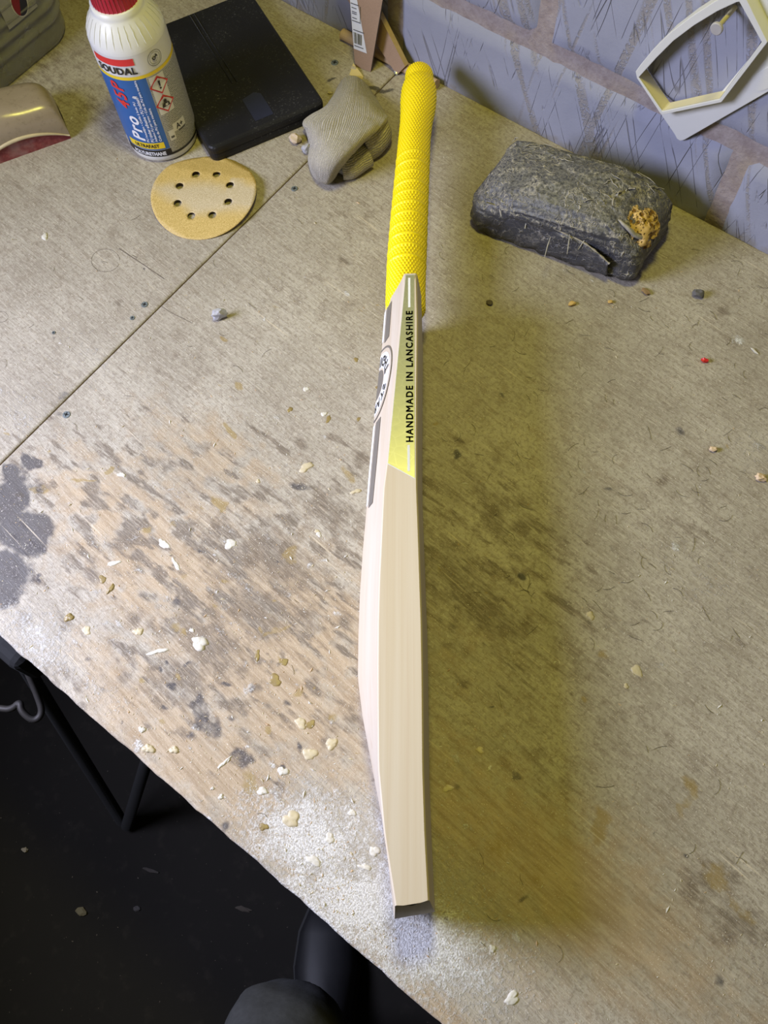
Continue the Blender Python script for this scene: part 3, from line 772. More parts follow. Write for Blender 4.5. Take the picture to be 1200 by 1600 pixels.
# grip: rubber sleeve with rows of studs, smooth raised rings in its lower half
g_s = [.546, .557, .566, .586, .627, .678, .73, .786, .812, .829, .845, .858, .866, .871, .875, .879, .885, .890, .894, .8965]
g_c = [.0046, .0058, .0060, .0058, .0044, .0019, -.001, -.0041, -.0064, -.0082, -.0090, -.0095, -.0098, -.010, -.0101, -.0101, -.0101, -.0101, -.0101, -.0101]
g_r = [.0120, .0192, .0194, .0193, .0194, .0187, .0178, .0168, .0172, .0186, .0195, .0192, .0182, .0164, .0150, .0153, .0152, .0138, .0105, .005]
ns, nph = 640, 168
ss = np.linspace(.546, .8965, ns); ph = np.linspace(0, 2 * PI, nph, endpoint=False)
SS, PH = np.meshgrid(ss, ph, indexing='ij')
rr = np.interp(SS, g_s, g_r); cc = np.interp(SS, g_s, g_c)
studs = 34; pitch = 0.0064
a = SS / pitch * PI; b = PH * studs / 2
nub = np.clip(np.cos(a + b) * np.cos(a - b) , -1, 1)
nub = np.abs(np.cos(a + b)) * np.abs(np.cos(a - b))
h = 0.0016 * nub ** 1.1
ring = np.zeros_like(SS)
for k in range(11):
    r0 = .612 + k * .0142
    ring = np.maximum(ring, np.clip(1.25 - np.abs(SS - r0) / .0021, 0, 1))
h = h * (1 - ring) + ring * .0017
# lapped seam near the shoulder
fade = np.clip((.8965 - SS) / .004, 0, 1)
rad = rr + h * fade
X = SS; Y_ = cc + rad * np.cos(PH); Z_ = HW + rad * 1.02 * np.sin(PH)
V = np.stack([X.ravel(), Y_.ravel(), Z_.ravel()], 1)
F = grid_faces(ns, nph, close_v=True); F.append(tuple((ns - 1) * nph + k for k in range(nph)))
grip = mesh_obj('grip', V.tolist(), F, M['grip'], bat, True)
grip['label'] = 'studded bright yellow rubber grip'

def flat_on_edge(name, poly, mat, lift, parent):
    return mesh_obj(name, [(p[0], p[1], 2 * HW + lift) for p in poly], [tuple(range(len(poly)))], mat, parent)
st_poly = [(.3575, .0202), (.3428, -.0034), (.5600, -.0036), (.5600, .0042)]
def flipped(poly):   # make the normal point up
    ar = sum(poly[i][0] * poly[(i + 1) % len(poly)][1] - poly[(i + 1) % len(poly)][0] * poly[i][1] for i in range(len(poly)))
    return poly if ar > 0 else poly[::-1]
rim = [(.3568, .0207), (.3420, -.0037), (.5604, -.0039), (.5604, .0045)]
bd = flat_on_edge('sticker_border', flipped(rim), M['silver'], .0001, bat)
sk = flat_on_edge('edge_sticker', flipped(st_poly), M['foil'], .00022, bat)
sk['label'] = 'gold green foil sticker lettered along the edge'
for (s0, s1, t0, mt) in ((.3495, .3752, .0019, 'silver'), (.5222, .5565, .0010, 'white_print')):
    flat_on_edge('printed_line', flipped([(s0, t0 - .0011), (s1, t0 - .0011), (s1, t0 + .0011), (s0, t0 + .0011)]), M[mt], .0004, sk)
tv, tfc = text2d('HANDMADE IN LANCASHIRE', .0088, bold=0, spacing=1.25)
xs = [q[0] for q in tv]; x0, x1 = min(xs), max(xs); hh = max(q[1] for q in tv) - min(q[1] for q in tv); ym = (max(q[1] for q in tv) + min(q[1] for q in tv)) / 2
LET0 = [(.3785 + (q[0] - x0) / (x1 - x0) * (.5178 - .3785), .0010 + (q[1] - ym) / hh * .0062, 2 * HW + .0005) for q in tv]
LET, LF = [], []
for dx, dy in ((0, 0), (.0003, 0), (-.0003, 0), (0, .0003), (0, -.0003), (.0002, .0002), (-.0002, -.0002), (.0002, -.0002), (-.0002, .0002)):
    b0 = len(LET); LET += [(q[0] + dx, q[1] + dy, q[2]) for q in LET0]; LF += [tuple(b0 + k for k in q) for q in tfc]
mesh_obj('lettering', LET, LF, M['ink'], sk)

# stickers on the sloping back of the blade, laid on its upper half and round the spine
def back_pt(s, q, lift=.0003):
    """q = distance in metres from the spine measured across the width; + is the upper edge"""
    az = min(1, abs(q) / HW)
    t = float(back_t(s, az)); dt = float(back_t(s, min(1, az + .02)) - back_t(s, max(0, az - .02))) / (.04 * HW if 0.02 < az < .98 else .02 * HW)
    n = Vector((0, 1, -dt * (1 if q >= 0 else -1))).normalized()
    return (s, t + n.y * lift, HW + q + n.z * lift)
def back_patch(name, s0, s1, q0, q1, mat, parent, lift=.0003, ns_=24, nq=6, cut=None):
    v = []
    for i in range(ns_ + 1):
        for j in range(nq + 1):
            s = s0 + (s1 - s0) * i / ns_; q = q0 + (q1 - q0) * j / nq
            if cut: s = cut(s, q, i / ns_)
            v.append(back_pt(s, q, lift))
    return mesh_obj(name, v, [tuple(reversed(f)) for f in grid_faces(ns_ + 1, nq + 1)], mat, parent)
CS = 0.468; ROV = 0.041
def ring_patch(name, r0, r1, mat, parent, lift, a0=0, a1=2 * PI, n=72, asp=0.92):
    v = []
    for i in range(n + 1):
        t = a0 + (a1 - a0) * i / n
        for r in (r0, (r0 + r1) / 2, r1):
            v.append(back_pt(CS + r * math.cos(t), r * asp * math.sin(t), lift))
    return mesh_obj(name, v, grid_faces(n + 1, 3), mat, parent)
for (s0, s1) in ((.335, CS - .044), (CS + .046, .556)):
    g = back_patch('grey_stripe', s0, s1, .0065, .019, M['grey_print'], bat, .0003)
    back_patch('white_stripe', s0 + .004, s1 - .001, -.0045, .0045, M['white_print'], bat, .0003)
    back_patch('grey_stripe', s0, s1, -.019, -.0065, M['grey_print'], bat, .0003)
emb = ring_patch('round_emblem', 0.0005, ROV, M['willow'], bat, .0003)
emb['label'] = 'round maker emblem on the back of the blade'
ring_patch('emblem_rim', ROV - .0022, ROV, M['grey_print'], emb, .0005)
ring_patch('emblem_band', .0185, .0345, M['white_print'], emb, .0005, -1.35, 1.35, 60)
ring_patch('emblem_band', .0185, .0345, M['white_print'], emb, .0005, 1.45, 2 * PI - 1.45, 60)
ring_patch('emblem_centre', .0006, .0165, M['grey_print'], emb, .0005)
# band lettering is only partly readable from here: upright strokes set round the ring
def arc_text(body, rad, mid, size, flip, parent):
    v, f = text2d(body, size, bold=size * .03, spacing=1.1)
    out = []
    for q in v:
        ang = mid + (q[0] / rad) * (-1 if not flip else 1)
        r = rad + q[1] * (1 if not flip else -1)
        out.append(back_pt(CS + r * math.cos(ang), r * .92 * math.sin(ang), .0008))
    return mesh_obj('lettering', out, f, M['ink'], parent)
arc_text('KNIGHT', .0262, 0.35, .0145, True, emb)
arc_text('BATS', .0262, PI - .55, .0135, False, emb)

# ================================================================== GLUE BOTTLE
bc = at(257, 214); BR = .0418
bottle = empty('glue_bottle', (bc.x, bc.y, 0))
tag(bottle, 'white wood glue bottle with red screw cap and blue and yellow label', 'bottle')
prof = [(.030, 0.0), (.0385, .0006), (.0410, .003), (BR, .008), (BR, .152), (BR - .0005, .1545), (.0405, .158), (.0375, .165), (.0325, .173), (.0285, .1775), (.0275, .180), (.0275, .186), (.024, .1865)]
v, f = lathe(prof, 96)
body = mesh_obj('body', v, f, M['bottle'], bottle, True)
# moulded flutes on the shoulder
for k in range(30):
    a = 2 * PI * k / 30
    pth = [((r + .0003) * math.cos(a), (r + .0003) * math.sin(a), z) for r, z in ((.0412, .1565), (.0385, .1632), (.0345, .1705), (.0300, .1762))]
    v, f = tube(pth, [.0001, .00025, .00025, .0001], 6)
    mesh_obj('shoulder_rib', v, f, M['bottle'], body, True)
prof = [(.0215, .179), (.0248, .1795), (.0252, .181), (.0246, .184), (.0240, .203), (.0225, .2055), (.0, .2058)]
v, f = lathe(prof[:-1], 72)
cap = mesh_obj('screw_cap', v, f, M['cap'], bottle, True)
for k in range(36):
    a = 2 * PI * k / 36
    v, f = tube([(.0246 * math.cos(a), .0246 * math.sin(a), .185), (.0241 * math.cos(a), .0241 * math.sin(a), .202)], .0006, 5)
    mesh_obj('cap_rib', v, f, M['cap'], cap, True)
# label coordinates: angle from the side turned to the camera, + is to the right
VIEW = math.atan2(-bc.y, -bc.x)
def cyl(phi, z, lift): return ((BR + lift) * math.cos(VIEW + phi), (BR + lift) * math.sin(VIEW + phi), z)
def cyl_patch(name, p0, p1, z0, z1, mat, parent, lift, uv=False):
    p0, p1 = math.radians(p0), math.radians(p1); n = max(2, int(abs(p1 - p0) / .06))
    v = [];
    for i in range(n + 1):
        for j in range(2): v.append(cyl(p0 + (p1 - p0) * i / n, (z0, z1)[j], lift))
    o = mesh_obj(name, v, grid_faces(n + 1, 2), mat, parent, True)
    if uv:
        u = o.data.uv_layers.new(name='UVMap')
        for lp in o.data.loops:
            i, j = divmod(lp.vertex_index, 2); u.data[lp.index].uv = (i / n, j * (z1 - z0) / .1)
    return o
lab = cyl_patch('label', -175, 120, .0095, .150, M['label_white'], bottle, .0002)
cyl_patch('blue_panel', -100, 3, .021, .1215, M['blue'], lab, .0004)
cyl_patch('black_band', -100, 95, .0105, .0205, M['ink'], lab, .0004)
cyl_patch('yellow_line', -130, 100, .1205, .1245, M['yellow'], lab, .00055)
cyl_patch('small_print', 4, 95, .014, .119, M['print'], lab, .0006, True)
cyl_patch('yellow_box', -66, -4, .0228, .0318, M['yellow'], lab, .0006)
cyl_patch('red_bar', -72, -6, .1385, .1468, M['red'], lab, .0006)
cyl_patch('white_panel', 6, 31, .068, .1185, M['label_white'], lab, .0007)
def cyl_text(body, size, phi, z, mat, parent, rot=0, bold=0.0, shear=0.0, width=None, height=None, spacing=1.0, name='lettering'):
    v, f = text2d(body, size, bold, shear, spacing)
    xs = [q[0] for q in v]; ys = [q[1] for q in v]
    cx, cy = (min(xs) + max(xs)) / 2, (min(ys) + max(ys)) / 2
    kx = width / (max(xs) - min(xs)) if width else 1; ky = height / (max(ys) - min(ys)) if height else 1
    bm = bmesh.new()
    bv = [bm.verts.new(((q[0] - cx) * kx, (q[1] - cy) * ky, 0)) for q in v]
    for q in f:
        try: bm.faces.new([bv[k] for k in q])
        except ValueError: pass
    if rot: bmesh.ops.rotate(bm, verts=bm.verts, cent=(0, 0, 0), matrix=Matrix.Rotation(rot, 3, 'Z'))
    lo = min(q.co.x for q in bm.verts); hi = max(q.co.x for q in bm.verts); x = lo + .003
    while x < hi:
        bmesh.ops.bisect_plane(bm, geom=bm.verts[:] + bm.edges[:] + bm.faces[:], plane_co=(x, 0, 0), plane_no=(1, 0, 0)); x += .003
    for q in bm.verts:
        q.co = Vector(cyl(math.radians(phi) + q.co.x / BR, z + q.co.y, .0010))
    return bm_obj(name, bm, mat, parent)
cyl_text('SOUDAL', .012, -37, .1322, M['ink'], lab, 0, .0004, 0, .046, .0090, 1.08)
R90 = PI / 2
cyl_text('45P', .018, -46, .0990, M['red'], lab, R90, .0004, .2, .036, .0150, 1.15)
cyl_text('Pro', .018, -41, .0530, M['white_print'], lab, R90, .0005, .2, .036, .0150, 1.12)
for (tx, ph_, zc, wd_) in (('PU houtlijm • Colle à bois PU', -26.5, .063, .058), ('PU timber adhesive • PU holzleim', -20, .066, .064), ('Adesivo PU per legno • Cola de PU para madeira', -13.5, .077, .086), ('Cola de PU para madeira', -7, .058, .048)):
    cyl_text(tx, .005, ph_, zc, M['white_print'], lab, R90, .00010, 0, wd_, .0036)
cyl_text('ULTRAFAST', .008, -33, .0273, M['ink'], lab, 0, .0002, 0, .030, .0052)
cyl_text('POLYURETHANE', .008, -33, .0155, M['white_print'], lab, 0, .0003, 0, .040, .0056)
cyl_text('A+', .012, 30, .045, M['ink'], lab, 0, .0003, 0, .010, .0075)
cyl_patch('white_panel', 18, 42, .0395, .0505, M['label_white'], lab, .0008)
cyl_patch('grey_mark', 26, 40, .0372, .0392, M['grey_text'], lab, .0009)
cyl_patch('white_panel', 8, 18, .030, .044, M['label_white'], lab, .0008)
cyl_patch('grey_mark', 10, 16, .033, .036, M['grey_text'], lab, .0009)
# D4 stamp
def cyl_ring(r0, r1, phi, z, mat, lift, n=40, name='stamp_ring'):
    v = []
    for i in range(n):
        t = 2 * PI * i / n
        for r in (r0, r1): v.append(cyl(math.radians(phi) + r * math.cos(t) / BR, z + r * math.sin(t), lift))
    return mesh_obj(name, v, [tuple(reversed(q)) for q in grid_faces(n, 2, close_u=True)], mat, lab)
cyl_ring(.0085, .0090, 26, .1372, M['grey_text'], .0006); cyl_ring(.0064, .0067, 26, .1372, M['grey_text'], .0006)
cyl_text('D4', .006, 26, .1385, M['ink'], lab, .5, .0003, 0, .007, .0042)
cyl_text('DURABILITY', .003, 26, .1335, M['grey_text'], lab, .5, 0, 0, .009, .0016)
# hazard diamonds
def diamond(phi, z, r, mat, lift, name):
    v = [cyl(math.radians(phi) + dx / BR, z + dz, lift) for dx, dz in ((r, 0), (0, r), (-r, 0), (0, -r))]
    return mesh_obj(name, v, [(0, 1, 2, 3)], mat, lab)
for zc in (.1060, .0810):
    diamond(19, zc, .0118, M['red'], .0014, 'hazard_diamond'); diamond(19, zc, .0092, M['label_white'], .0017, 'hazard_field')
def cyl_poly(pts, phi, z, mat, lift, name='pictogram'):
    v = [cyl(math.radians(phi) + p[0] / BR, z + p[1], lift) for p in pts]
    return mesh_obj(name, v, [tuple(range(len(v)))], mat, lab)
cyl_poly([(-.0014, .0058), (.0014, .0058), (.0007, -.001), (-.0007, -.001)], 19, .1060, M['ink'], .0021)
cyl_poly([(.0012 * math.cos(t), -.0035 + .0012 * math.sin(t)) for t in np.linspace(0, 2 * PI, 10, endpoint=False)], 19, .1060, M['ink'], .0021)
cyl_poly([(.0020 * math.cos(t), .0042 + .0020 * math.sin(t)) for t in np.linspace(0, 2 * PI, 12, endpoint=False)], 19, .0810, M['ink'], .0021)
cyl_poly([(-.0050, -.0036), (.0050, -.0036), (.0042, .0005), (.0016, .0022), (-.0016, .0022), (-.0042, .0005)], 19, .0810, M['ink'], .0021)
star = []
for k in range(12):
    r = .0030 if k % 2 == 0 else .0010
    star.append((.0006 + r * math.cos(k * PI / 6), -.0010 + r * math.sin(k * PI / 6)))
cyl_poly(star, 19, .0810, M['label_white'], .0024)
# small tear of the label
cyl_poly([(-.002, .002), (.003, .001), (.001, 0), (.002, -.003), (-.001, -.002), (-.0035, -.0005)], -22, .0985, M['silver'], .0011, 'label_tear')
# white swoosh at the lower left of the label
cyl_patch('white_panel', -100, -78, .0105, .026, M['label_white'], lab, .0006)

# ================================================================== CLEAR JUG
jug = empty('clear_jug', (-1.083, .463, 0))
tag(jug, 'large ribbed clear plastic jug with a grey label, at the left edge of the bench', 'jug')
def rrect(hx, hy, r, n=8):
    out = []
    for (cx, cy, a0) in ((hx - r, hy - r, 0), (-hx + r, hy - r, PI / 2), (-hx + r, -hy + r, PI), (hx - r, -hy + r, 1.5 * PI)):
        for k in range(n + 1):
            a = a0 + PI / 2 * k / n; out.append((cx + r * math.cos(a), cy + r * math.sin(a)))
    return out
def bow(pts, hx, hy, b):
    return [(x * (1 + b * (1 - min(1, abs(y) / hy) ** 2)), y * (1 + b * (1 - min(1, abs(x) / hx) ** 2))) for x, y in pts]
zs = np.concatenate([[0, .002, .006], np.arange(.012, .26, .0025), [.262, .28, .295, .305, .307, .325]])
V = []
for z in zs:
    sc_ = 1.0
    if z < .006: sc_ = .95 + .05 * (z / .006) ** .5
    rib = 0.0
    for zr in (.034, .051, .069, .086, .20, .22): rib = max(rib, math.exp(-((z - zr) / .0032) ** 2))
    if .10 < z < .185: rib = -.6
    hx = .091 * sc_ + .0030 * rib
    rr_ = .042
    if z > .262:
        k = min(1, (z - .262) / .043); hx = .091 + (.024 - .091) * k ** .8; rr_ = min(.042 + .0 * k, hx)
    pts = bow(rrect(hx, hx, min(rr_, hx * .98)), hx, hx, .035)
    V += [(x, y, z) for x, y in pts]
np_ = len(pts); F = grid_faces(len(zs), np_, close_v=True)
F = [tuple(reversed(q)) for q in F]; F.append(tuple(range(np_ - 1, -1, -1)))
jb = mesh_obj('jug_body', V, [tuple(reversed(q)) for q in F], M['clear'], jug, True)
sm = jb.modifiers.new('wall', 'SOLIDIFY'); sm.thickness = .0012; sm.offset = -1
v, f = lathe([(.026, .318), (.028, .320), (.028, .338), (.025, .341)], 40)
mesh_obj('jug_cap', v, f, M['cap'], jug, True)
def jug_face(y, z, lift=.0008):     # right hand (+x) side
    hy = .0892
    return (.0892 * (1 + .035 * (1 - min(1, abs(y) / hy) ** 2)) + lift, y, z)
def jug_patch(name, y0, y1, z0, z1, mat, parent, lift):
    v = [jug_face(y0 + (y1 - y0) * i / 8, (z0, z1)[j], lift) for i in range(9) for j in range(2)]
    return mesh_obj(name, v, grid_faces(9, 2), mat, parent, True)
jl = jug_patch('jug_label', -.002, .047, .061, .165, M['jug_label'], jug, .0040)
def jug_disc(yc, zc, ry, rz, mat, lift, a0=0, a1=2 * PI, name='label_emblem'):
    v = [jug_face(yc, zc, lift)] + [jug_face(yc + ry * math.cos(a0 + (a1 - a0) * k / 28), zc + rz * math.sin(a0 + (a1 - a0) * k / 28), lift) for k in range(29)]
    return mesh_obj(name, v, [(0, k, k + 1) for k in range(1, 29)], mat, jl)
jug_disc(.0255, .080, .0118, .0178, M['label_white'], .0044); jug_disc(.0255, .080, .0105, .0163, M['navy'], .0048)
jug_disc(.0255, .080, .0105, .0163, M['darkred'], .0052, 1.0, 1.0 + PI)

# ================================================================== BEIGE SANDING BLOCK
cor = at(112, 217); a_dir = (at(112, 217) - at(0, 257)); a_dir.z = 0; a_dir.normalize()
bb = empty('rubbing_block', (cor.x, cor.y, 0), math.atan2(a_dir.y, a_dir.x))
tag(bb, 'glossy rounded beige block with a dull red face, in front of the clear jug', 'sanding block')
# local x: along the red face (0 at the right end, negative to the left); local y: away from the red face
LB = .20
V = []; xs = np.concatenate([-LB + np.linspace(0, LB - .05, 14), -.05 + .05 * np.sin(np.linspace(0.12, PI / 2, 13))])
npz = 26
for x in xs:
    k = max(0.0, (x + .052) / .052); e = math.sqrt(max(0.0, 1 - min(.999, k) ** 4.0)) if x > -.052 else 1.0
    e = max(e, .05)
    ridge = .0555 * (0.5 + .5 * e ** .8) + .003 * math.sin(x * 60)
    arch = max(.0015, .024 * (1 - ((x + .058) / .064) ** 2)) if x > -.122 else .0015
    arch = min(arch, ridge * .75)
    depth = .074 * (0.55 + .45 * e)
    y0 = 0.0
    pr_ = [(y0, arch)]
    for q in np.linspace(0.05, 1, npz - 1):
        ang = q * (PI * .5 + .9)
        # superellipse from the lip over the crown to the back
        cy_, cz_ = depth * .55, ridge
        y = depth * .5 - (depth * .5 - y0) * math.copysign(abs(math.cos(q * PI)) ** .75, math.cos(q * PI))
        z = arch + (ridge - arch) * abs(math.sin(min(q, .5) * PI)) ** .8 if q <= .5 else ridge * abs(math.sin(q * PI)) ** .62
        pr_.append((y, max(z, 0.0)))
    V += [(x, y, z) for y, z in pr_]
F = [tuple(reversed(q)) for q in grid_faces(len(xs), npz)]
F = [tuple(reversed(q)) for q in F]
F.append(tuple((len(xs) - 1) * npz + k for k in range(npz)))
F.append(tuple(range(npz - 1, -1, -1)))
mesh_obj('block_body', V, F, M['beige'], bb, True)
# red face: flat segment below the lip
xs2 = np.linspace(-.1205, -.0005, 22); V = []
for x in xs2:
    arch = max(.001, .024 * (1 - ((x + .058) / .064) ** 2))
    V += [(x, .0012, 0), (x, .0012, arch), (x, .012, arch), (x, .012, 0)]
F = grid_faces(len(xs2), 4, close_v=True); F += [(3, 2, 1, 0), tuple(len(V) - 4 + k for k in range(4))]
rf = mesh_obj('red_face', V, F, M['redface'], bb)
V = [(x, -.0002, max(.0016, .024 * (1 - ((x + .058) / .064) ** 2)) + .0012) for x in xs2]
v, f = tube(V, [.0008 + .0016 * math.sin(PI * min(1, max(0, (i + 1) / 22))) for i in range(22)], 8)
mesh_obj('worn_lip', v, f, M['beige_lip'], bb, True)

# ================================================================== BLACK CASE
c0 = Vector((-.686, .484)); cx_ = (Vector((-.622, .622)) - c0).normalized(); 
case = empty('black_case', (c0.x, c0.y, 0), math.atan2(cx_.y, cx_.x))
tag(case, 'flat black plastic case with rounded corners lying behind the glue bottle', 'case')
W_, L_, T_ = .152, .226, .0225
def case_outline(ins, chx, r=.010, n=5):
    pts = []
    for (cx, cy, a0) in ((W_ - r, L_ - r, 0), (r, L_ - r, PI / 2), (r, r, PI), (W_ - r, r, 1.5 * PI)):
        for k in range(n + 1):
            a = a0 + PI / 2 * k / n
            pts.append((cx + (r - ins) * math.cos(a), cy + (r - ins) * math.sin(a)))
    return pts
lev = [(.0035, 0), (.0010, .0015), (.0003, .006), (.0010, .0105), (.0014, .0112), (.0003, .0120), (0, .017), (.0006, .0205), (.0022, .0222), (.0050, .0228)]
V = []
for ins, z in lev: V += [(x, y, z) for x, y in case_outline(ins, 0)]
n_ = len(case_outline(0, 0)); F = grid_faces(len(lev), n_, close_v=True)
F = [tuple(reversed(q)) for q in F]
F = [tuple(reversed(q)) for q in F]
F.append(tuple(range(n_ - 1, -1, -1))); F.append(tuple((len(lev) - 1) * n_ + k for k in range(n_)))
mesh_obj('case_shell', V, F, M['slab'], case)
# shallow moulded channel along the lid and a faint blue reflection painted as a patch near the front
for x0 in (.066, .072):
    v, f = tube([(x0, .085, .0226), (x0, .12, .0229), (x0, .222, .0229)], .0009, 6)
    mesh_obj('moulded_rib', v, f, M['slab'], case, True)
v, f = prism(flipped([(.066, .014), (.090, .014), (.090, .052), (.083, .058), (.066, .054)]), .0227, .0231)
mesh_obj('reflection_patch', v, f, plain('navy_reflection', (0.018, 0.021, 0.045), 0.45, 60, 0.2), case)

# ================================================================== SANDING DISC
dc = (at(233, 315) + at(398, 300) + at(340, 243) + at(310, 380)) / 4
disc = empty('sanding_disc', (dc.x, dc.y, 0))
tag(disc, 'curled yellow eight-hole sanding disc, its middle worn pale', 'sanding disc')
RD, RH, HR = .0625, .0325, .0046
def smooth_outline():
    bm = bmesh.new()
    return bm
from mathutils.geometry import delaunay_2d_cdt
pts, edges, loops = [], [], []
def add_loop(ps):
    b0 = len(pts); pts.extend(Vector(p) for p in ps); n = len(ps)
    edges.extend((b0 + k, b0 + (k + 1) % n) for k in range(n))
add_loop([(RD * math.cos(t), RD * math.sin(t)) for t in np.linspace(0, 2 * PI, 90, endpoint=False)])
holes = []
for k in range(8):
    a = 2 * PI * (k + .32) / 8; h = (RH * math.cos(a), RH * math.sin(a)); holes.append(h)
    add_loop([(h[0] + HR * math.cos(t), h[1] + HR * math.sin(t)) for t in np.linspace(0, 2 * PI, 18, endpoint=False)])
g = .0032
for i in range(-20, 21):
    for j in range(-20, 21):
        x, y = i * g + (j % 2) * g / 2, j * g * .87
        if math.hypot(x, y) > RD - .0015: continue
        if any(math.hypot(x - hx, y - hy) < HR + .001 for hx, hy in holes): continue
        pts.append(Vector((x, y)))
vv, ee, ff, *_ = delaunay_2d_cdt(pts, edges, [], 0, 1e-6)
dl = math.atan2((at(340, 243) - at(310, 380)).y, (at(340, 243) - at(310, 380)).x)
curl = math.atan2((at(250, 235) - dc).y, (at(250, 235) - dc).x)
def disc_z(x, y):
    u = x * math.cos(curl) + y * math.sin(curl)         # towards the bottle
    w = -x * math.sin(curl) + y * math.cos(curl)
    z = .0006 + .012 * max(0, (w + .01) / .06) ** 1.6 * 0 
    z += .010 * max(0, (u - .028) / .034) ** 1.5 * 0
    return z
V = []
cu_dir = (at(330, 240) - at(290, 340)); cu_dir.z = 0; cu_dir.normalize()
cv_dir = Vector((-cu_dir.y, cu_dir.x, 0))
worn = []
for p in vv:
    q = Vector((p.x, p.y, 0)); u = q.dot(cu_dir) / RD; w = q.dot(cv_dir) / RD
    # arched sheet: the edge by the bottle curls down from a low crest, the near edge dips to the bench
    z = .0058 - .0062 * max(0, -u - .10) ** 1.2 - .0125 * max(0, u - .52) ** .9 + .0030 * w * w
    z = max(z, .0008 + .0002 * abs(w))
    V.append((q.x, q.y, z))
    worn.append(max(0, 1 - abs(u * .9 + .05) * 1.5 - abs(w) * .35) + (.35 if -.1 < u < .5 and w < -.4 else 0))
faces = []
for f in ff:
    cx = sum(vv[k].x for k in f) / 3; cy = sum(vv[k].y for k in f) / 3
    if any(math.hypot(cx - hx, cy - hy) < HR * .97 for hx, hy in holes) or math.hypot(cx, cy) > RD: continue
    faces.append(tuple(f))
dk = mesh_obj('abrasive_sheet', V, faces, M['disc'], disc, True)
a_ = dk.data.attributes.new('worn', 'FLOAT', 'POINT'); a_.data.foreach_set('value', np.array(worn, np.float32))
sm = dk.modifiers.new('thickness', 'SOLIDIFY'); sm.thickness = .0006; sm.offset = -1

# ================================================================== TOWELLING RAG
def bez_patch(ctrl, nu, nv):
    """tensor Catmull-like smooth surface through a grid of control points (cubic interpolation)"""
    C_ = np.array([[tuple(c) for c in row] for row in ctrl], float)
    def interp(A, n):
        m = len(A); t = np.linspace(0, m - 1, n); out = []
        for q in t:
            i = min(int(q), m - 2); f = q - i
            p0, p1, p2, p3 = A[max(i - 1, 0)], A[i], A[i + 1], A[min(i + 2, m - 1)]
            out.append(.5 * ((2 * p1) + (-p0 + p2) * f + (2 * p0 - 5 * p1 + 4 * p2 - p3) * f * f + (-p0 + 3 * p1 - 3 * p2 + p3) * f ** 3))
        return np.array(out)
    A = interp(C_, nu)
    B = np.array([interp(A[i], nv) for i in range(nu)])
    return B
def W3(x, y, zmm): 
    p = at(x, y, zmm / 1000); return (p.x, p.y, p.z)
rag_c = at(540, 210)
rag = empty('towelling_rag', (rag_c.x, rag_c.y, 0))
tag(rag, 'crumpled grey-beige towelling rag beside the yellow bat handle', 'rag')
def cloth_obj(name, B, flip, thick, seed, uvs=(1, 1), amp=.0025):
    nu, nv = B.shape[:2]
    P_ = B.reshape(-1, 3)
    P_ = P_ + np.stack([np.zeros(len(P_)), np.zeros(len(P_)), (fbm(P_ * 55, seed) - .5) * amp * 2], 1)
    P_[:, 2] = np.maximum(P_[:, 2], .0035)
    v = [(p[0] - rag_c.x, p[1] - rag_c.y, p[2]) for p in P_]
    F = grid_faces(nu, nv)
    if flip: F = [tuple(reversed(q)) for q in F]
    o = mesh_obj(name, v, F, M['towel'], rag, True)
    ul = o.data.uv_layers.new(name='UVMap')
    for lp in o.data.loops:
        i, j = divmod(lp.vertex_index, nv); ul.data[lp.index].uv = (j / (nv - 1) * uvs[0], i / (nu - 1) * uvs[1])
    m = o.modifiers.new('thickness', 'SOLIDIFY'); m.thickness = thick; m.offset = 0
    m = o.modifiers.new('round', 'SUBSURF'); m.levels = 1; m.render_levels = 1
    return o
ctrlA = [
 [W3(531, 135, 4), W3(540, 122, 5), W3(553, 120, 5), W3(566, 128, 4), W3(578, 142, 4)],
 [W3(522, 152, 10), W3(536, 142, 16), W3(553, 140, 19), W3(572, 148, 14), W3(590, 163, 6)],
 [W3(508, 170, 16), W3(524, 168, 28), W3(550, 165, 32), W3(578, 168, 28), W3(600, 178, 20)],
 [W3(476, 190, 14), W3(506, 190, 36), W3(545, 188, 42), W3(580, 185, 42), W3(606, 186, 36)],
 [W3(480, 203, 10), W3(502, 210, 44), W3(538, 210, 54), W3(570, 205, 54), W3(594, 199, 46)],
 [W3(486, 228, 5), W3(500, 235, 40), W3(525, 235, 54), W3(550, 228, 54), W3(572, 216, 46)],
 [W3(484, 252, 3), W3(494, 258, 28), W3(514, 258, 42), W3(532, 250, 46), W3(548, 240, 40)],
 [W3(490, 272, 3), W3(498, 276, 12), W3(510, 278, 20), W3(520, 270, 26), W3(530, 262, 28)],
 [W3(500, 282, 3), W3(504, 284, 4), W3(512, 285, 6), W3(518, 280, 10), W3(523, 273, 14)],
]
cloth_obj('upper_fold', bez_patch(ctrlA, 56, 40), True, .0055, 21, (4.2, 1))
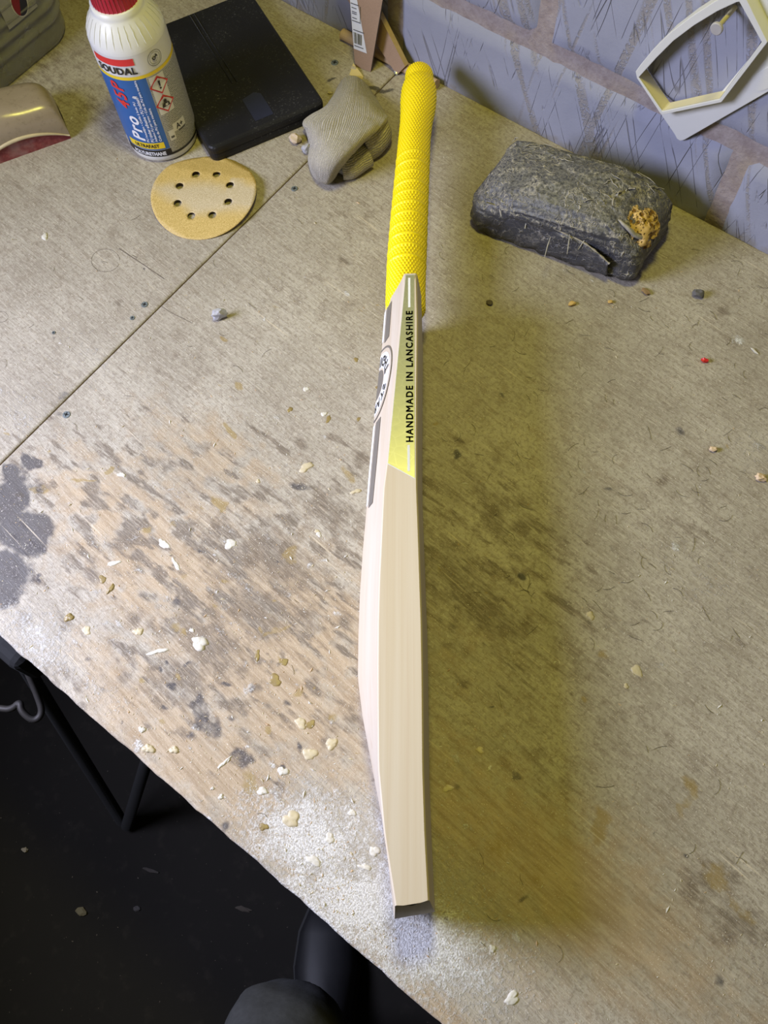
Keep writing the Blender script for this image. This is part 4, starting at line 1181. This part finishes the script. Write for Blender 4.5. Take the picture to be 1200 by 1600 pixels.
# inner folds, loose U bends whose noses face the bat
def fold(name, path, hgt, dep, seed):
    B = []
    for i, (p, side) in enumerate(path):
        p = Vector(p); sd_ = Vector(side).normalized(); row = []
        for k in range(11):
            t = -PI * .62 + PI * 1.24 * k / 10
            row.append(p + sd_ * (dep * math.cos(t)) + Vector((0, 0, hgt * math.sin(t))))
        B.append(row)
    return cloth_obj(name, bez_patch(B, 30, 30), False, .0055, seed, (2.2, 1))
sR = (at(640, 250) - at(560, 200)); sR.z = 0
sD = (at(580, 320) - at(545, 240)); sD.z = 0
fold('inner_fold', [(W3(597, 199, 16), sR), (W3(594, 208, 19), sR), (W3(580, 224, 17), sR), (W3(566, 232, 16), sR + sD * .7)], .017, .012, 5)
fold('inner_fold', [(W3(572, 243, 12), sR + sD * .4), (W3(558, 252, 12), sR * .6 + sD), (W3(546, 260, 11), sD), (W3(534, 262, 10), sD - sR * .3)], .0115, .012, 9)
# rolled hem inside the lower fold
v, f = tube([W3(526, 262, 9), W3(538, 266, 7), W3(549, 268, 7), W3(556, 264, 9)], [.004, .0055, .0055, .003], 10)
mesh_obj('rolled_hem', [(p[0] - rag_c.x, p[1] - rag_c.y, p[2]) for p in v], f, plain('grey_hem', (0.40, 0.40, 0.40), 0.9, 200, 0.2), rag, True)

# ================================================================== PLASTIC WRAPPED PACKAGE
pk0 = Vector((-.378, .583, 0)); pk1 = Vector((-.196, .621, 0)); ex = (pk1 - pk0).normalized(); ey = Vector((-ex.y, ex.x, 0))
pack = empty('wrapped_package', (pk0.x, pk0.y, 0), math.atan2(ex.y, ex.x))
tag(pack, 'dusty parcel wrapped in creased black plastic with a foam-filled hole, by the wall', 'package')
LX, LY, LZ = .196, .097, .076
nu, nv = 150, 110
u = np.linspace(0, 2 * PI, nu, endpoint=False); w = np.linspace(-PI / 2, PI / 2, nv)
U, Wg = np.meshgrid(u, w, indexing='ij')
def sp(x, e): return np.sign(x) * np.abs(x) ** e
e1, e2 = .34, .20
X = LX / 2 * sp(np.cos(Wg), e1) * sp(np.cos(U), e2); Yp = LY / 2 * sp(np.cos(Wg), e1) * sp(np.sin(U), e2); Zp = LZ / 2 * sp(np.sin(Wg), e1 * 1.25)
xn = X / (LX / 2); yn = Yp / (LY / 2); zn = Zp / (LZ / 2)
# sagging ends, lower front side, tucked skirt
Zt = Zp + LZ / 2
top = np.clip((zn + 1) / 2, 0, 1)
Zt = Zt * (1 - .10 * np.abs(xn) ** 3 - .10 * np.clip(xn, 0, 1) - .10 * np.clip(-xn, 0, 1) ** 2 * np.clip(-yn, 0, 1) - .10 * np.clip(-yn, 0, 1) ** 2 + .05 * np.sin(xn * 3 + .7))
Zt = Zt * (1 - .22 * np.clip(-xn - .35, 0, 1) * np.clip(-yn + .2, 0, 1.2))
Xp = X * (1 - .04 * zn) + .004 * np.sin(yn * 3); Yq = Yp * (1 - .06 * top) - .004 * top
P_ = np.stack([Xp.ravel(), Yq.ravel(), Zt.ravel()], 1)
r1 = fbm(P_ * np.array([34, 60, 60]), 31, 4) - .5
rdg = 1 - np.abs(fbm(P_ * np.array([30, 75, 75]) + 5, 37, 3) - .5) * 5; rdg = np.clip(rdg, 0, 1) ** 3
nrm = np.stack([xn.ravel() ** 5, yn.ravel() ** 5, zn.ravel() ** 3], 1); nrm /= np.maximum(1e-6, np.linalg.norm(nrm, axis=1))[:, None]
P_ = P_ + nrm * (r1 * .009 + rdg * .0022)[:, None]
P_[:, 2] = np.maximum(P_[:, 2], 0.0)
P_ += np.array([LX / 2, LY / 2, 0])
F = grid_faces(nu, nv, close_u=True)
wr = mesh_obj('plastic_wrap', P_.tolist(), F, M['wrap'], pack, True)
def on_pack(x, y):
    """height of the wrap above x, y (package coordinates)"""
    m = (np.abs(P_[:, 0] - x) < .004) & (np.abs(P_[:, 1] - y) < .004)
    return float(P_[m, 2].max()) if m.any() else .0
def loc_pk(px_, py_, z):
    p = at(px_, py_, z) - pk0; return (p.dot(ex), p.dot(ey))
# overlapping flap across the front with a raised, dusty lip
lipc = [(757, 308, .046), (785, 322, .049), (812, 335, .050), (845, 345, .050), (872, 360, .049), (905, 375, .046), (930, 392, .042), (952, 412, .034)]
lip = []
for (x, y, z) in lipc:
    q = loc_pk(x, y, z); lip.append(Vector((q[0], q[1], z)))
dense = bez_patch([[tuple(p) for p in lip], [tuple(p) for p in lip]], 2, 40)[0]
v, f = tube([tuple(p) for p in dense], [.0008 + .0006 * (k % 3 == 0) for k in range(40)], 7)
mesh_obj('seam_lip', v, f, plain('dusty_seam', (0.30, 0.27, 0.22), 0.85, 300, 0.4), pack, True)
rows = []
for k in range(7):
    q = k / 6
    rows.append([(p[0] + .001 * math.sin(i * 1.7 + k), p[1] * (1 - q) + .0005 * q - .001 * math.sin(PI * q) + .0012 * math.sin(i * .9 + k * 2.1), p[2] * (1 - q) + .003 * q + .001 * math.sin(i * 1.3 + k)) for i, p in enumerate(dense)])
V = [q for r_ in rows for q in r_]
fl_ = mesh_obj('front_flap', V, [tuple(reversed(q)) for q in grid_faces(7, 40)], M['wrap'], pack, True)
sm = fl_.modifiers.new('thickness', 'SOLIDIFY'); sm.thickness = .0008
# wrinkle ridges and torn slivers of film
rnd = random.Random(8)
sliv = plain('dusty_film_edge', (0.34, 0.315, 0.26), 0.85, 260, 0.4)
for (x0, y0, x1, y1, r) in ((828, 330, 822, 352, .0016), (778, 320, 786, 338, .0012), (760, 318, 800, 330, .001), (920, 372, 905, 385, .0008), (890, 368, 888, 392, .0008), (860, 372, 852, 400, .0007)):
    pa, pb = loc_pk(x0, y0, .048), loc_pk(x1, y1, .038)
    mid = ((pa[0] + pb[0]) / 2, (pa[1] + pb[1]) / 2 - .002, .047)
    v, f = tube([(pa[0], pa[1], .050), mid, (pb[0], pb[1] - .003, .036)], [r * .6, r, r * .3], 6)
    mesh_obj('torn_sliver', v, f, sliv, pack, True)
for k in range(34):
    x = rnd.uniform(.012, LX - .012); y = rnd.uniform(.022, LY - .008); L = rnd.uniform(.010, .034); a = rnd.gauss(.15, .5); n = 7
    pth = []
    for i in range(n):
        xx = x + L * (i / (n - 1) - .5) * math.cos(a) + rnd.uniform(-.001, .001); yy = y + L * (i / (n - 1) - .5) * math.sin(a) + rnd.uniform(-.001, .001)
        z = on_pack(xx, yy)
        if z < .03: break
        pth.append((xx, yy, z - .0002))
    if len(pth) < 4: continue
    v, f = tube(pth, [.0002 + .0005 * math.sin(PI * i / (len(pth) - 1)) * rnd.uniform(.5, 1) for i in range(len(pth))], 6)
    mesh_obj('film_wrinkle', v, f, sliv, wr, True)
# yellow foam lump in the hole
fc = loc_pk(988, 349, .052); fz = max(.046, on_pack(*fc))
nu2, nv2 = 72, 40
U, Wg = np.meshgrid(np.linspace(0, 2 * PI, nu2, endpoint=False), np.linspace(-PI / 2, PI / 2, nv2), indexing='ij')
Q = np.stack([np.cos(Wg) * np.cos(U), np.cos(Wg) * np.sin(U), np.sin(Wg)], -1).reshape(-1, 3)
cells = np.random.RandomState(4).normal(size=(90, 3)); cells /= np.linalg.norm(cells, axis=1)[:, None]
dmin = np.min(np.linalg.norm(Q[:, None, :] - cells[None], axis=2) / (0.5 + np.random.RandomState(5).rand(90))[None], axis=1)
pit = np.clip(1 - dmin / .17, 0, 1)
rad = 1 + .30 * (fbm(Q * 2.2, 3) - .5) - .28 * pit
V = Q * rad[:, None] * np.array([.034, .029, .021]) + np.array([fc[0] - .003, fc[1] + .002, fz + .001])
mesh_obj('foam_lump', V.tolist(), grid_faces(nu2, nv2, close_u=True), M['foam'], pack, True)
# curled film round the hole
for (a0, a1, r, zz, th) in ((2.0, 3.6, .026, .003, .0014), (4.2, 5.9, .026, .001, .0026), (-.4, .9, .027, 0, .0012)):
    pth = [(fc[0] + r * math.cos(t), fc[1] + .002 + r * .9 * math.sin(t), max(.02, on_pack(fc[0] + r * math.cos(t), fc[1] + r * .9 * math.sin(t))) + zz * .5) for t in np.linspace(a0, a1, 14)]
    v, f = tube(pth, [th * (.4 + .6 * math.sin(PI * i / 13)) for i in range(14)], 7)
    mesh_obj('curled_film', v, f, sliv, pack, True)

# ================================================================== WHITE BRACKET ON THE WALL
YB = YW - .0035
brk = empty('white_bracket', (-.235, YB, .16))
tag(brk, 'white plastic bracket with an open angular frame, hung on a nail in the wall', 'bracket')
def wpt(x, y, Y): 
    p = at_y(x, y, Y); return (p.x - brk.location.x, p.z - brk.location.z)
YF = .7285
outer = [wpt(993, 112, YF), wpt(995, 122, YF), wpt(1032, 178, YF), wpt(1037, 179, YF), wpt(1127, 160, YF), wpt(1199, 66, YF), wpt(1160, -14, YF), wpt(1148, -14, YF), wpt(1117, 2, YF), wpt(1080, 26, YF), wpt(1046, 52, YF), wpt(1018, 80, YF), wpt(1000, 102, YF)]
cen = (sum(p[0] for p in outer) / len(outer), sum(p[1] for p in outer) / len(outer))
inner = [wpt(998, 121, YF), wpt(1000, 124, YF), wpt(1034, 173, YF), wpt(1036, 174, YF), wpt(1124, 155, YF), wpt(1190, 66, YF), wpt(1155, 3, YF), wpt(1150, 4, YF), wpt(1120, 18, YF), wpt(1084, 40, YF), wpt(1052, 64, YF), wpt(1026, 90, YF), wpt(1008, 110, YF)]
n = len(outer); V = []
for poly, yy in ((outer, YF), (inner, YF), (inner, YB - .0005), (outer, YB - .0005)):
    V += [(p[0], yy - YB, p[1]) for p in poly]
F = []
for r in range(4):
    for k in range(n): F.append((r * n + k, r * n + (k + 1) % n, ((r + 1) % 4) * n + (k + 1) % n, ((r + 1) % 4) * n + k))
fr = mesh_obj('frame', V, F, M['white_plastic'], brk)
bmm = bmesh.new(); bmm.from_mesh(fr.data); bmesh.ops.recalc_face_normals(bmm, faces=bmm.faces); bmm.to_mesh(fr.data); bmm.free()
bevel(fr, .0009, 2, 40)
# inner lining, its yellowish reflected light painted as a cream colour
V = []
for yy in (YF + .0012, YB - .0006):
    V += [(cen[0] + (p[0] - cen[0]) * .995, yy - YB, cen[1] + (p[1] - cen[1]) * .995) for p in inner]
mesh_obj('lining_reflection', V, [(k, (k + 1) % n, n + (k + 1) % n, n + k) for k in range(n)], M['cream_plastic'], brk)
# flat plate below and to the right
YP = YB - .001
A_ = wpt(1032, 176, YP); B_ = [wpt(1055, 210, YP), wpt(1058, 216, YP), wpt(1063, 219.5, YP), wpt(1070, 218, YP)]
vv_ = Vector((B_[3][0], B_[3][1])); dirv = Vector(wpt(1200, 143, YP)) - vv_; dirv.normalize()
far1 = vv_ + dirv * .24
perp = Vector((-dirv.y, dirv.x))
far2 = far1 + perp * .062
off = Vector(wpt(1127, 160, YP))
poly = [A_] + B_ + [tuple(far1), tuple(far2), wpt(1150, -60, YP), wpt(1195, 62, YP), wpt(1122, 150, YP)]
def wall_prism(poly, y0, y1):
    n = len(poly)
    v = [(p[0], y0, p[1]) for p in poly] + [(p[0], y1, p[1]) for p in poly]
    f = [tuple(range(n)), tuple(range(2 * n - 1, n - 1, -1))] + [(k, n + k, n + (k + 1) % n, (k + 1) % n) for k in range(n)]
    return v, f
pl = mesh_obj('back_plate', *wall_prism(poly, -.0018, .0015), M['white_plastic'], brk)
bmm = bmesh.new(); bmm.from_mesh(pl.data); bmesh.ops.recalc_face_normals(bmm, faces=bmm.faces); bmm.to_mesh(pl.data); bmm.free()
bevel(pl, .0006, 2, 40)
# raised oval on the plate
oc = Vector(wpt(1202, 120, YP)); ov = []
for k in range(32):
    t = 2 * PI * k / 32; q = oc + dirv * (.020 * math.copysign(abs(math.cos(t)) ** .6, math.cos(t))) + perp * (.0085 * math.sin(t)); ov.append((q.x, q.y))
mesh_obj('oval_boss', *wall_prism(ov, -.0024, -.0016), M['white_plastic'], brk)

nb = at_y(1150, 10, YW)
nail = empty('wall_nail', (nb.x, YW, nb.z))
tag(nail, 'round-headed pale nail sticking out of the wall inside the white frame', 'nail')
v, f = tube([(0, .01, 0), (0, -.033, 0)], .0021, 12); mesh_obj('shank', v, f, M['cream_plastic'], nail, True)
v, f = tube([(0, -.0325, 0), (0, -.0345, 0), (0, -.0352, 0)], [.0058, .0058, .0050], 20); mesh_obj('head', v, f, plain('pale_nail_head', (0.42, 0.40, 0.41), 0.5, 120, 0.2), nail)

# ================================================================== BOARDS AND DOWEL IN FRONT OF THE WALL
def board_from(face_pts, thick, name, label, cat, mat, edge_mat):
    """flat board: front face polygon in world space, extruded backwards along its normal"""
    P3 = [Vector(p) for p in face_pts]
    n = (P3[1] - P3[0]).cross(P3[2] - P3[0]).normalized()
    if n.y > 0: n = -n
    base = Vector((P3[0].x, P3[0].y, 0)); k = len(P3)
    e = empty(name, base); tag(e, label, cat)
    fr_ = [p - base for p in P3]; bk = [p - n * thick - base for p in P3]
    cen_ = sum(fr_, Vector()) / k
    bm = bmesh.new()
    a = [bm.verts.new(p) for p in fr_]; b = [bm.verts.new(p) for p in bk]
    bm.faces.new(a); bm.faces.new(list(reversed(b)))
    for i in range(k):
        bm.faces.new((a[i], b[i], b[(i + 1) % k], a[(i + 1) % k])).material_index = 1
    bmesh.ops.recalc_face_normals(bm, faces=bm.faces)
    o = bm_obj('board', bm, mat, e); o.data.materials.append(edge_mat)
    return e, n, base
# labelled board, nearly upright, tapering to its foot
b1 = [(-.6470, .7080, .0005), (-.6245, .7110, .0005), (-.580, .7425, .27)]
def plane_y(P3, x, z):
    a, b, c = [Vector(p) for p in P3]; n = (b - a).cross(c - a)
    return a.y - (n.x * (x - a.x) + n.z * (z - a.z)) / n.y
b1.append((-.664, plane_y(b1, -.664, .27), .27))
e1_, n1, base1 = board_from(b1, .0032, 'tapered_board', 'tapering brown hardboard piece with a white barcode label, leaning on the wall', 'board', M['card'], plain('dark_board_edge', (0.10, 0.085, 0.07), 0.8, 90, 0.3))
def on_b1(u, t):
    """u across 0..1, t height 0..1"""
    a, b, c, d = [Vector(p) for p in b1]
    lo = a.lerp(b, u); hi = d.lerp(c, u); return lo.lerp(hi, t) + n1 * .0003 - base1
def quad_b1(name, u0, u1, t0, t1, mat, parent, lift=0, shear=0):
    v = [on_b1(u0, t0) + n1 * lift, on_b1(u1, t0) + n1 * lift, on_b1(u1 + shear, t1) + n1 * lift, on_b1(u0, t1) + n1 * lift]
    return mesh_obj(name, v, [(0, 1, 2, 3)], mat, parent)
bl = quad_b1('paper_label', .01, .68, .088, .40, M['white_print'], e1_, .0, -.52)
# bars
x = .06
rnd = random.Random(3)
while x < .42:
    wq = rnd.choice((.012, .02, .03)); quad_b1('bar', x, x + wq, .118, .170, M['grey_text'], bl, .0003); x += wq + rnd.choice((.012, .02, .028))
for t in (.104, .180): quad_b1('printed_line', .06, .5, t, t + .004, M['grey_text'], bl, .0003)
for (u0, u1, t0, t1) in ((.03, .36, .222, .226), (.03, .30, .300, .304), (.335, .35, .222, .300)): quad_b1('printed_frame', u0, u1, t0, t1, M['grey_text'], bl, .0003)
for t in (.236, .256, .264, .282): quad_b1('printed_line', .05, .22, t, t + .004, M['grey_text'], bl, .0003)
# plywood strip leaning diagonally behind it
q0, q1, q2_ = at(620, 117, .0006), at_y(633, 104, .7285), at_y(562, -34, .7385)
pn = (q1 - q0).cross(q2_ - q0)
def b2pt(x, y):
    d = (x - 600) * CR - (y - 800) * CU + FPX * CF; c0_ = Vector((0, 0, CAM_H)); return c0_ + d * ((q0 - c0_).dot(pn) / d.dot(pn))
b2 = [tuple(b2pt(*p)) for p in ((620, 117), (633, 104), (593, 25), (562, -34), (522, -34), (560, 27))]
board_from(b2, .0075, 'plywood_strip', 'plywood strip with layered edge leaning diagonally behind the labelled board', 'board', M['card'], M['ply_edge'])
d0, d1 = at(538, 52, .006), at(688, 127, .0066)
dw = empty('dowel_rod', (d0.x, .7375, 0)); tag(dw, 'round bare wooden dowel lying along the foot of the wall', 'dowel')
v, f = tube([(0, 0, .0068), ((d1.x - d0.x) / 2, 0, .0068), (d1.x - d0.x, -.003, .0068)], .0066, 18)
o = mesh_obj('rod', v, f, M['dowel'], dw); bevel(o, .0006, 1, 60)
v, f = tube([(.100, -.0008, .0068), (.104, -.001, .0068)], .0069, 18)
mesh_obj('grip_mark', v, f, plain('dark_dowel_stain', (0.30, 0.18, 0.08), 0.7, 90, 0.3), dw, True)

# ================================================================== SCRAPS ON THE BENCH
def paper(name, pts, label, cat, mat, thick=.0004):
    base = at(pts[0][0], pts[0][1]); P3 = [Vector(W3(*p)) - Vector((base.x, base.y, 0)) for p in pts]; k = len(P3)
    bm = bmesh.new(); a = [bm.verts.new(p + Vector((0, 0, thick))) for p in P3]; b = [bm.verts.new(p) for p in P3]
    bm.faces.new(a); bm.faces.new(list(reversed(b)))
    for i in range(k): bm.faces.new((a[i], b[i], b[(i + 1) % k], a[(i + 1) % k]))
    bmesh.ops.recalc_face_normals(bm, faces=bm.faces)
    bmesh.ops.triangulate(bm, faces=[f for f in bm.faces if len(f.verts) > 4])
    o = bm_obj(name, bm, mat); o.location = (base.x, base.y, 0); return tag(o, label, cat)
paper('paper_scrap', [(546, 117, .4), (552, 99, 5), (559, 108, 3), (568, 120, .6), (564, 128, .4)], 'torn scrap of yellow sandpaper between the rag and the labelled board', 'scrap', M['paper'])

def chip(name, px_, py_, l, w_, h, ang, label, cat, mat, seed, group=None):
    """small irregular faceted fragment"""
    c = at(px_, py_); rnd = random.Random(seed); bm = bmesh.new()
    bmesh.ops.create_icosphere(bm, subdivisions=2, radius=1)
    for q in bm.verts:
        k = 1 + rnd.uniform(-.28, .22); q.co = Vector((q.co.x * l * k, q.co.y * w_ * k, max(-.9, q.co.z) * h * k))
    zmin = min(q.co.z for q in bm.verts)
    for q in bm.verts: q.co.z -= zmin
    o = bm_obj(name, bm, mat); o.location = (c.x, c.y, 0); o.rotation_euler = (0, 0, ang); return tag(o, label, cat, group)
fluff = plain('grey_fluff', (0.42, 0.42, 0.46), 0.95, 300, 0.3)
wood_chip = plain('pale_wood_chip', (0.66, 0.50, 0.34), 0.8, 200, 0.2)
chip('lint_tuft', 344, 498, .009, .004, .008, .95, 'upright tuft of grey lint left of the bat shoulder', 'lint', fluff, 1)
chip('lint_tuft', 1089, 462, .007, .005, .004, .4, 'dark tuft of lint right of the wrapped package', 'lint', plain('dark_fluff', (0.12, 0.115, 0.12), 0.95, 300, 0.4), 2)
chip('plastic_fragment', 1100, 565, .0036, .0026, .0025, .3, 'tiny bright red fragment on the right of the bench', 'fragment', plain('red_fragment', (0.62, 0.02, 0.02), 0.4), 3)
chip('wood_chip', 1113, 703, .004, .003, .0024, .5, 'small pinkish wood chip below the red fragment', 'wood chip', wood_chip, 4)
chip('wood_chip', 1187, 748, .0055, .0042, .003, .2, 'larger pinkish wood chip near the right edge of the bench', 'wood chip', wood_chip, 5)
chip('wood_chip', 893, 476, .0045, .003, .002, 1.0, 'yellow chip of wood just below the wrapped package, left one', 'wood chip', plain('yellow_chip', (0.62, 0.42, 0.14), 0.7), 6)
chip('wood_chip', 953, 473, .003, .0025, .0018, .4, 'tiny yellow chip right of its twin below the wrapped package', 'wood chip', plain('yellow_chip', (0.62, 0.42, 0.14), 0.7), 7)
chip('wood_chip', 1008, 457, .0055, .0035, .002, -.2, 'brown bark chip near the front corner of the wrapped package', 'wood chip', plain('bark', (0.26, 0.17, 0.08), 0.85), 8)
chip('wood_chip', 1178, 549, .0055, .0012, .001, -.3, 'thin white splinter right of the red fragment', 'splinter', M['glue_white'], 9)
chip('glue_crumb', 462, 222, .008, .006, .006, .2, 'crumbly lump of dried filler left of the towelling rag', 'crumb', plain('filler_crumb', (0.60, 0.48, 0.36), 0.8, 200, 0.3, bump=.6), 10)
chip('glue_crumb', 480, 238, .006, .005, .006, .9, 'small grey crumb touching the lower left of the rag', 'crumb', fluff, 11)
chip('metal_pin', 619, 116, .003, .0026, .0025, 0, 'small shiny bead at the foot of the plywood strip', 'bead', plain('bead', (0.5, 0.52, 0.52), 0.3, 60, .1, metal=.6), 12)
chip('wood_shaving', 553, 109, .0045, .003, .0025, .1, 'pale shaving at the foot of the labelled board', 'shaving', M['glue'], 13)
chip('wood_shaving', 516, 147, .0035, .0015, .0016, .6, 'short pale shaving beside the corner of the black case', 'shaving', M['glue'], 14)
chip('wood_shaving', 765, 475, .004, .003, .002, .3, 'dark curled crumb right of the bat shoulder', 'crumb', plain('dark_crumb', (0.10, 0.08, 0.05), 0.9), 15)
chip('floor_crumb', 0, 0, .001, .001, .001, 0, 'x', 'x', wood_chip, 16)
bpy.data.objects.remove(bpy.data.objects['floor_crumb'], do_unlink=True)
def floor_chip(px_, py_, l, w_, h, label, mat, seed):
    o = chip('floor_crumb', px_, py_, l, w_, h, .4, label, 'crumb', mat, seed)
    c = at(px_, py_, FLOOR_Z); o.location = (c.x, c.y, FLOOR_Z); return o
fc_m = plain('floor_debris', (0.30, 0.26, 0.20), 0.9, 90, .3)
floor_chip(40, 1328, .006, .004, .003, 'pale crumb on the dark floor, nearest the left edge', fc_m, 21)
floor_chip(128, 1424, .009, .006, .003, 'largest flat crumb on the dark floor, lower left', plain('dim_debris', (0.14, 0.12, 0.07), 0.9), 22)
floor_chip(236, 1360, .014, .003, .002, 'long dull strand of debris in the middle of the dark floor', plain('dim_strand', (0.05, 0.043, 0.038), 0.9), 23)
floor_chip(214, 1420, .006, .004, .002, 'dull grey crumb on the floor near the trouser leg', plain('dim_grey', (0.06, 0.055, 0.055), 0.9), 24)
floor_chip(380, 1420, .014, .004, .0015, 'faint brown smear of debris on the floor next to the bench front', plain('dim_brown', (0.055, 0.045, 0.035), 0.9), 25)
# loose sawdust, crumbs and fibres: uncountable
rnd = random.Random(77); V, F, mi = [], [], []
for k in range(4800):
    if k < 3300:
        px_ = rnd.gauss(330, 230); py_ = rnd.gauss(1000, 260)
        if rnd.random() < .3: px_ = rnd.gauss(560, 90); py_ = rnd.gauss(1390, 70)
    else: px_, py_ = rnd.uniform(0, 1200), rnd.uniform(150, 1600)
    c = at(px_, py_)
    if c.y < FRONT + .006 or c.y > YW - .006: continue
    q = Vector((c.x, c.y, 0)) - BAT_T; s_ = q.x * math.cos(BAT_A) + q.y * math.sin(BAT_A); t_ = -q.x * math.sin(BAT_A) + q.y * math.cos(BAT_A)
    if -.015 < s_ < .57 and -.02 < t_ < .05: continue
    if c.x < -.60 and (c.x - -.69) * cx_.x + (c.y - .484) * cx_.y > -.02 and c.y > .46: continue
    r = rnd.uniform(.0003, .0008) * (2 if rnd.random() < .06 else 1); a = rnd.uniform(0, 6.28); b = len(V); el = rnd.uniform(.8, 2.6)
    for j in range(4):
        t = a + j * PI / 2 + rnd.uniform(-.3, .3); rr2 = r * (el if j % 2 == 0 else .7)
        V.append((c.x + rr2 * math.cos(t), c.y + rr2 * math.sin(t), .0001))
    V.append((c.x + r * .2, c.y, r * rnd.uniform(.5, 1.1)))
    F += [(b, b + 1, b + 4), (b + 1, b + 2, b + 4), (b + 2, b + 3, b + 4), (b + 3, b, b + 4)]
    m = rnd.choice((0, 0, 0, 1, 1, 2)); mi += [m] * 4
o = mesh_obj('sawdust_crumbs', V, F, M['glue_white']); o.data.materials.append(M['glue']); o.data.materials.append(M['dowel'])
o.data.polygons.foreach_set('material_index', mi)
tag(o, 'fine sawdust, filler crumbs and chips scattered over the bench top', 'sawdust', kind='stuff')
V, F = [], []
for k in range(210):
    px_, py_ = (rnd.uniform(680, 1200), rnd.uniform(380, 1000)) if k < 140 else (rnd.uniform(0, 1200), rnd.uniform(300, 1500))
    c = at(px_, py_)
    if c.y < FRONT + .02 or c.y > YW - .02: continue
    q = Vector((c.x, c.y, 0)) - BAT_T; s_ = q.x * math.cos(BAT_A) + q.y * math.sin(BAT_A); t_ = -q.x * math.sin(BAT_A) + q.y * math.cos(BAT_A)
    if -.03 < s_ < .6 and -.035 < t_ < .065: continue
    a = rnd.uniform(0, 6.28); L = rnd.uniform(.005, .016); kv = rnd.uniform(-160, 160); p = Vector((c.x, c.y, .0005)); pth = []
    for i in range(7):
        pth.append(tuple(p)); p = p + Vector((math.cos(a), math.sin(a), 0)) * L / 6; a += kv * L / 6
    v, f = tube(pth, .00016, 3); b = len(V); V += v; F += [tuple(b + j for j in q) for q in f]
o = mesh_obj('loose_fibres', V, F, plain('dark_fibre', (0.09, 0.075, 0.05), 0.9))
tag(o, 'fine dark hairs and fibres lying about on the bench top', 'fibres', kind='stuff')

# ================================================================== PERSON AT THE BENCH (lower body)
person = empty('person', (.09, -.40, FLOOR_Z))
tag(person, 'person in dark trousers and black shoes standing at the front of the bench', 'person')
Fd = Vector((-.607, .794, 0)); Rt = Vector((.794, .607, 0))
pb = person.location.copy()
toeL = Vector((-.118, -.115, FLOOR_Z)); toeR = toeL + Rt * .26 - Fd * .16
def leg_pts(toe, kneefwd):
    ank = toe - Fd * .215 + Vector((0, 0, .085)); cuff = toe - Fd * .185 + Vector((0, 0, .16))
    knee = toe - Fd * (.215 - kneefwd) + Vector((0, 0, .475))
    return ank, cuff, knee
aL, cL, kL = leg_pts(toeL, .085); aR, cR, kR = leg_pts(toeR, .02)
hipc = (kL + kR) / 2 - Fd * .20; hipc.z = FLOOR_Z + .90
hL, hR = hipc - Rt * .09 + Vector((0, 0, -.06)), hipc + Rt * .09 + Vector((0, 0, -.06))
nodes = [hipc, hipc + Vector((0, 0, .14)), hL, hL.lerp(kL, .5), kL, kL.lerp(cL, .5), cL, aL, hR, hR.lerp(kR, .5), kR, kR.lerp(cR, .5), cR, aR]
rads = [.135, .145, .098, .086, .074, .062, .066, .060, .095, .082, .066, .060, .066, .060]
eds = [(0, 1), (0, 2), (2, 3), (3, 4), (4, 5), (5, 6), (6, 7), (0, 8), (8, 9), (9, 10), (10, 11), (11, 12), (12, 13)]
me = bpy.data.meshes.new('trousers'); me.from_pydata([tuple(p - pb) for p in nodes], eds, []); me.update()
tr = bpy.data.objects.new('trousers', me); COL.objects.link(tr); tr.parent = person; me.materials.append(M['trouser'])
md = tr.modifiers.new('skin', 'SKIN'); md.use_smooth_shade = True
for i, r in enumerate(rads):
    sv = me.skin_vertices[0].data[i]; sv.radius = (r, r); sv.use_root = (i == 0)
md = tr.modifiers.new('sub', 'SUBSURF'); md.levels = 3; md.render_levels = 4
tx = bpy.data.textures.new('folds', 'CLOUDS'); tx.noise_scale = .07
md = tr.modifiers.new('folds', 'DISPLACE'); md.texture = tx; md.strength = .022; md.texture_coords = 'LOCAL'; md.mid_level = .5
tr['label'] = 'dark creased trousers'
def shoe(toe):
    st_ = [(0.0, .006, .012, .014), (.012, .030, .030, .020), (.045, .044, .046, .024), (.095, .050, .062, .026), (.14, .045, .082, .028), (.19, .040, .098, .030), (.24, .038, .100, .032), (.275, .034, .098, .032), (.29, .020, .075, .030)]
    V = []
    for d, w_, top_, _ in st_:
        for k in range(16):
            t = 2 * PI * k / 16; x = w_ * math.copysign(abs(math.cos(t)) ** .8, math.cos(t)); z = .018 + (top_ - .018) * max(0, math.sin(t)) ** .8 if math.sin(t) > 0 else .018 * (1 + math.sin(t) * .55)
            p = toe - Fd * d + Rt * x; V.append(Vector((p.x, p.y, FLOOR_Z + z)) - pb)
    F = [tuple(reversed(q)) for q in grid_faces(len(st_), 16, close_v=True)]; F.append(tuple(range(16))); F.append(tuple(reversed([(len(st_) - 1) * 16 + k for k in range(16)])))
    o = mesh_obj('shoe', V, F, M['shoe'], person, True)
    V = []
    for d, w_, top_, _ in st_:
        for (x, z) in ((-w_ - .003, .0), (w_ + .003, 0), (w_ + .003, .014), (-w_ - .003, .014)):
            p = toe - Fd * (d * 1.02 - .003) + Rt * x; V.append(Vector((p.x, p.y, FLOOR_Z + z)) - pb)
    F = grid_faces(len(st_), 4, close_v=True); F += [(3, 2, 1, 0), tuple(len(V) - 4 + k for k in range(4))]
    mesh_obj('sole', V, F, M['rubber'], o)
shoe(toeL); shoe(toeR)
